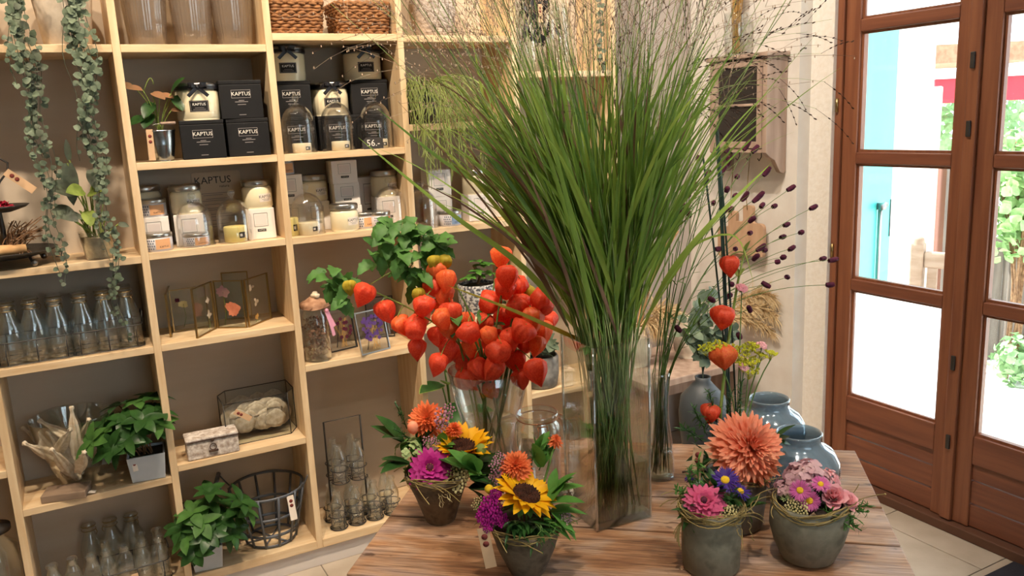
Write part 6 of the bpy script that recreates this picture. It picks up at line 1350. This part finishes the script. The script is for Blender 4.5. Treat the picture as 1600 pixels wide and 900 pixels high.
for ya, yb, za, zb in ((-wy+.012, -wy+.012+e, .016, .35), (wy-.012-e, wy-.012, .016, .35), (-wy+.012+e, wy-.012-e, .016, .016+e), (-wy+.012+e, wy-.012-e, .35-e, .35), (-wy+.012+e, wy-.012-e, .176, .186)): dmb.bb(fx0, fx1, ya, yb, za, zb)
do = dmb.build('cabinet_door', M['whwood'], cb, bevel=.002); MB().bb(fx0+.006, fx0+.008, -wy+.04, wy-.04, .042, .324).build('mesh_pane', glass('dark_mesh', '6b625c', body=.55, bodycol='4a423c', refl=.3), do); MB().ball((fx0-.006, -wy+.022, .185), .006).build('knob', M['whwood'], do)
b = MB(); [b.tube([(fx0+.004, -wy+.036, .182+i*.002), (fx0-.004, -wy+.024, .184), (fx0-.002, -wy+.03, .17+i*.003)], .0012, 5) for i in range(3)]; b.build('latch_string', mat('red_string', 'a4564a', .8), do)
b = MB()
for k in range(3): y_h = -.08+k*.06; b.tube([(-dx*.5, y_h, .0), (-dx*.5, y_h, -.02), (-dx*.5-.012, y_h, -.034), (-dx*.5-.02, y_h, -.025)], .002, 6)
b.build('hooks', M['iron'], cb)
def cutting_board(yc, zc_, w_, h_, nw, nh, label, m, x, tilt=0):
    t = thing('cutting_board', label, 'cutting board', (x, yc, zc_)); o_ = []
    for cx, cz, a0, r in ((w_/2-.015, -h_/2+.015, -90, .015), (w_/2-.02, h_/2-.02, 0, .02), (nw/2+.012, h_/2+.012, 270, -.012), (nw/2-.008, h_/2+nh, 0, .01), (-nw/2+.008, h_/2+nh, 90, .01), (-nw/2-.012, h_/2+.012, 0, -.012), (-w_/2+.02, h_/2-.02, 90, .02), (-w_/2+.015, -h_/2+.015, 180, .015)):
        for k in range(5):
            a = math.radians(a0+90*k/4) if r > 0 else math.radians((270-90*k/4) if cx > 0 else (-90*k/4)); R = abs(r); o_.append((cx+R*math.cos(a), cz+R*math.sin(a)))
    n_ = len(o_); b = MB(); b.add([(xx, -y, zz) for xx in (-.008, .008) for y, zz in o_], [tuple(range(n_)), tuple(range(n_, 2*n_))[::-1]] + [(i, i+n_, (i+1) % n_+n_, (i+1) % n_) for i in range(n_)], False); b.build('board', M[m], t)
    s = MB(); top = h_/2+nh-.008; s.tube([(-.010, 0, top), (-.012, .004, top+.05), (.0, .0, 1.275-zc_)], .0016, 5); s.build('hanging_cord', M['wire'], t); return t
p1 = Xp(1180, 352, XW1-.03); cutting_board(-.115, .945, .175, .135, .05, .06, 'beech cutting board hanging nearer of the two under the cabinet', 'board', XW1-.03)
cutting_board(-.005, .915, .17, .13, .045, .06, 'beech cutting board hanging behind the other, farther along the wall', 'board', XW1-.011)
MB_t = MB(); 
# glass vase with a straw bundle on top of the cabinet
o = vessel('straw_vase', 'amber tinted glass vase with a bundle of straw on top of the wall cabinet', 'vase', (XW1-.065, -.07, 1.674), [(.040, 0), (.044, .004), (.048, .10), (.048, .16)], .003, 'glass')
b = MB(); [b.tube(bez((rnd(-.012, .012), rnd(-.012, .012), .008), (rnd(-.02, .02), rnd(-.02, .02), .15), (rnd(-.03, .03), rnd(-.03, .03), .30), 4), .0014, 4) for k in range(60)]
tag(b.build('straw_bundle', M['straw'], None, 0, o.location), 'bundle of straw stalks in the glass vase on the cabinet', 'straw', None, 'stuff')
# low washed bench in the corner with the dark vase, eucalyptus and pampas
lb = thing('low_bench', 'low washed wooden bench in the corner behind the table', 'bench', (1.93, .02, 0)); MB().bb(-.26, .30, -.20, .20, .42, .45).build('seat_board', M['whwood'], lb, bevel=.004)
for x in (-.22, .22): MB().bb(x, x+.03, -.17, .17, 0, .419).build('side_board', M['whwood'], lb, bevel=.003)
MB().bb(-.19, .22, -.01, .01, .30, .40).build('stretcher_board', M['whwood'], lb)
gc = Dp(1098, 690, 2.50); gc = Vector((gc.x, gc.y, 0)); 
st_ = thing('side_stool', 'dark round stool carrying the grey vase behind the table', 'stool', (gc.x, gc.y, 0)); MB().lathe([(0, .40), (.13, .40), (.135, .405), (.135, .425), (.13, .43), (0, .43)], 32).build('stool_seat', M['tabled'], st_)
for k in range(3): a = k*2.09+.5; MB().tube([(.09*math.cos(a), .09*math.sin(a), .40), (.12*math.cos(a), .12*math.sin(a), 0)], .014, 8).build('leg', M['tabled'], st_)
kg = pxm((gc.x, gc.y, .6)); gv = thing('grey_vase', 'dark grey shouldered vase holding eucalyptus behind the table', 'vase', (gc.x, gc.y, .4305))
MB().lathe([(0, 0), (.05, 0), (.056, .004), (.066, .08), (.072, .15), (.066, .20), (.035, .235), (.022, .25), (.024, .262), (.019, .262), (.018, .248), (.03, .23), (.06, .195), (.06, .01), (0, .008)], 36).build('vase_body', M['vasegrey'], gv)
gt = Vector((gc.x, gc.y, .4305)); b_ = None
for k, (u, v) in enumerate(((1090, 470), (1110, 455), (1075, 500), (1135, 490), (1120, 520), (1065, 525), (1100, 500), (1145, 520))):
    tip = Dp(u, v, 2.46+rnd(-.06, .06)); t = thing('eucalyptus_stem', 'stem of round silvery eucalyptus leaves in the dark grey vase', 'eucalyptus', gt, 0, 'eucalyptus stems'); q = bez(Vector((0, 0, .25)), Vector((0, 0, .36)), tip-gt, 8); MB().tube([Vector((0, 0, .05))]+q, .0016, 5).build('stem', M['saged'], t); b = MB()
    for i in range(3, 9):
        for j in range(3): b.leaf(fr(q[i]+rdir()*.006, rdir(), (0, -1, .4)), rnd(.03, .042), rnd(.028, .036), .15, .1, 4, HEART)
    b.build('leaves', M['sage'], t)
def plume(tip_uv, base, d, label, W_=.05):
    W_ *= 1.5
    tip = Dp(*tip_uv, d); t = thing('pampas_plume', label, 'pampas grass', base); q = bez((0, 0, 0), ((tip-base)*.5)+Vector((0, 0, .1)), tip-base, 14); MB().tube(q, .0016, 5).build('stalk', M['straw'], t); b = MB()
    for i in range(6, 14):
        for j in range(44):
            p = q[i].lerp(q[min(i+1, 14)], rnd(0, 1)); ax = (q[min(i+1, 14)]-q[i-1]).normalized(); dd = (ax*rnd(.4, 1.1)+rdir()*.8+Vector((0, 0, -.25))).normalized(); L = rnd(.4, 1)*W_*(1.5-.05*i); b.blade([Vector((min(x.x, 2.262-base.x), min(x.y, .262-base.y), x.z)) for x in arch(p, dd, L, .7, 4)], .004, rdir(), .1)
    b.build('plume', M['pampas'], t)
base = Vector((2.05, .02, .4505)); cr_ = thing('ceramic_jug', 'pale ceramic jug holding pampas plumes in the corner', 'jug', base); MB().lathe([(0, 0), (.045, 0), (.06, .03), (.065, .08), (.045, .13), (.035, .16), (.04, .17), (.034, .168), (.03, .155), (.04, .125), (.058, .08), (.05, .01), (0, .01)], 30).build('jug_body', M['potcream'], cr_); MB().tube([(.035, 0, .155), (.075, 0, .15), (.08, 0, .11), (.062, 0, .08)], .006, 8).build('handle', M['potcream'], cr_)
pb_ = base+Vector((0, 0, .13)); plume((1245, 458), pb_, depth(pb_)-.10, 'beige pampas plume leaning right against the white wall', .065); plume((1232, 490), pb_, depth(pb_)-.12, 'beige pampas plume drooping right below the other', .06); plume((1215, 520), pb_, depth(pb_)-.12, 'short beige pampas plume low beside the fennel', .05)
base2 = Vector((1.80, .05, .4505)); o = dup(cr_, base2, 2.0, 'pale ceramic jug holding pampas and birch behind the carafe'); pb2 = base2+Vector((0, 0, .13)); plume((1030, 520), pb2, depth(pb2)-.05, 'beige pampas plume hanging left behind the carafe', .06); plume((1050, 490), pb2, depth(pb2)-.05, 'beige pampas plume upright behind the carafe', .06)
for k, (u, v) in enumerate(((1072, 300), (1058, 360))):
    tip = Dp(u, v, depth(pb2)-.02); b = MB(); b.tube([q-base2 for q in bez(base2+Vector((0, 0, .02)), base2+Vector((rnd(-.01, .01), 0, .3)), tip, 8)], [.009]*9, 8); o = b.build('birch_branch', mat('birch_bark', 'c79a68', .85, col2='6b4a34', scale=14, stretch=(1, 1, 2), thr=(.5, .62)), None, 0, base2); tag(o, ('tall', 'shorter')[k]+' pale birch branch standing in the jug behind the grass', 'branch')
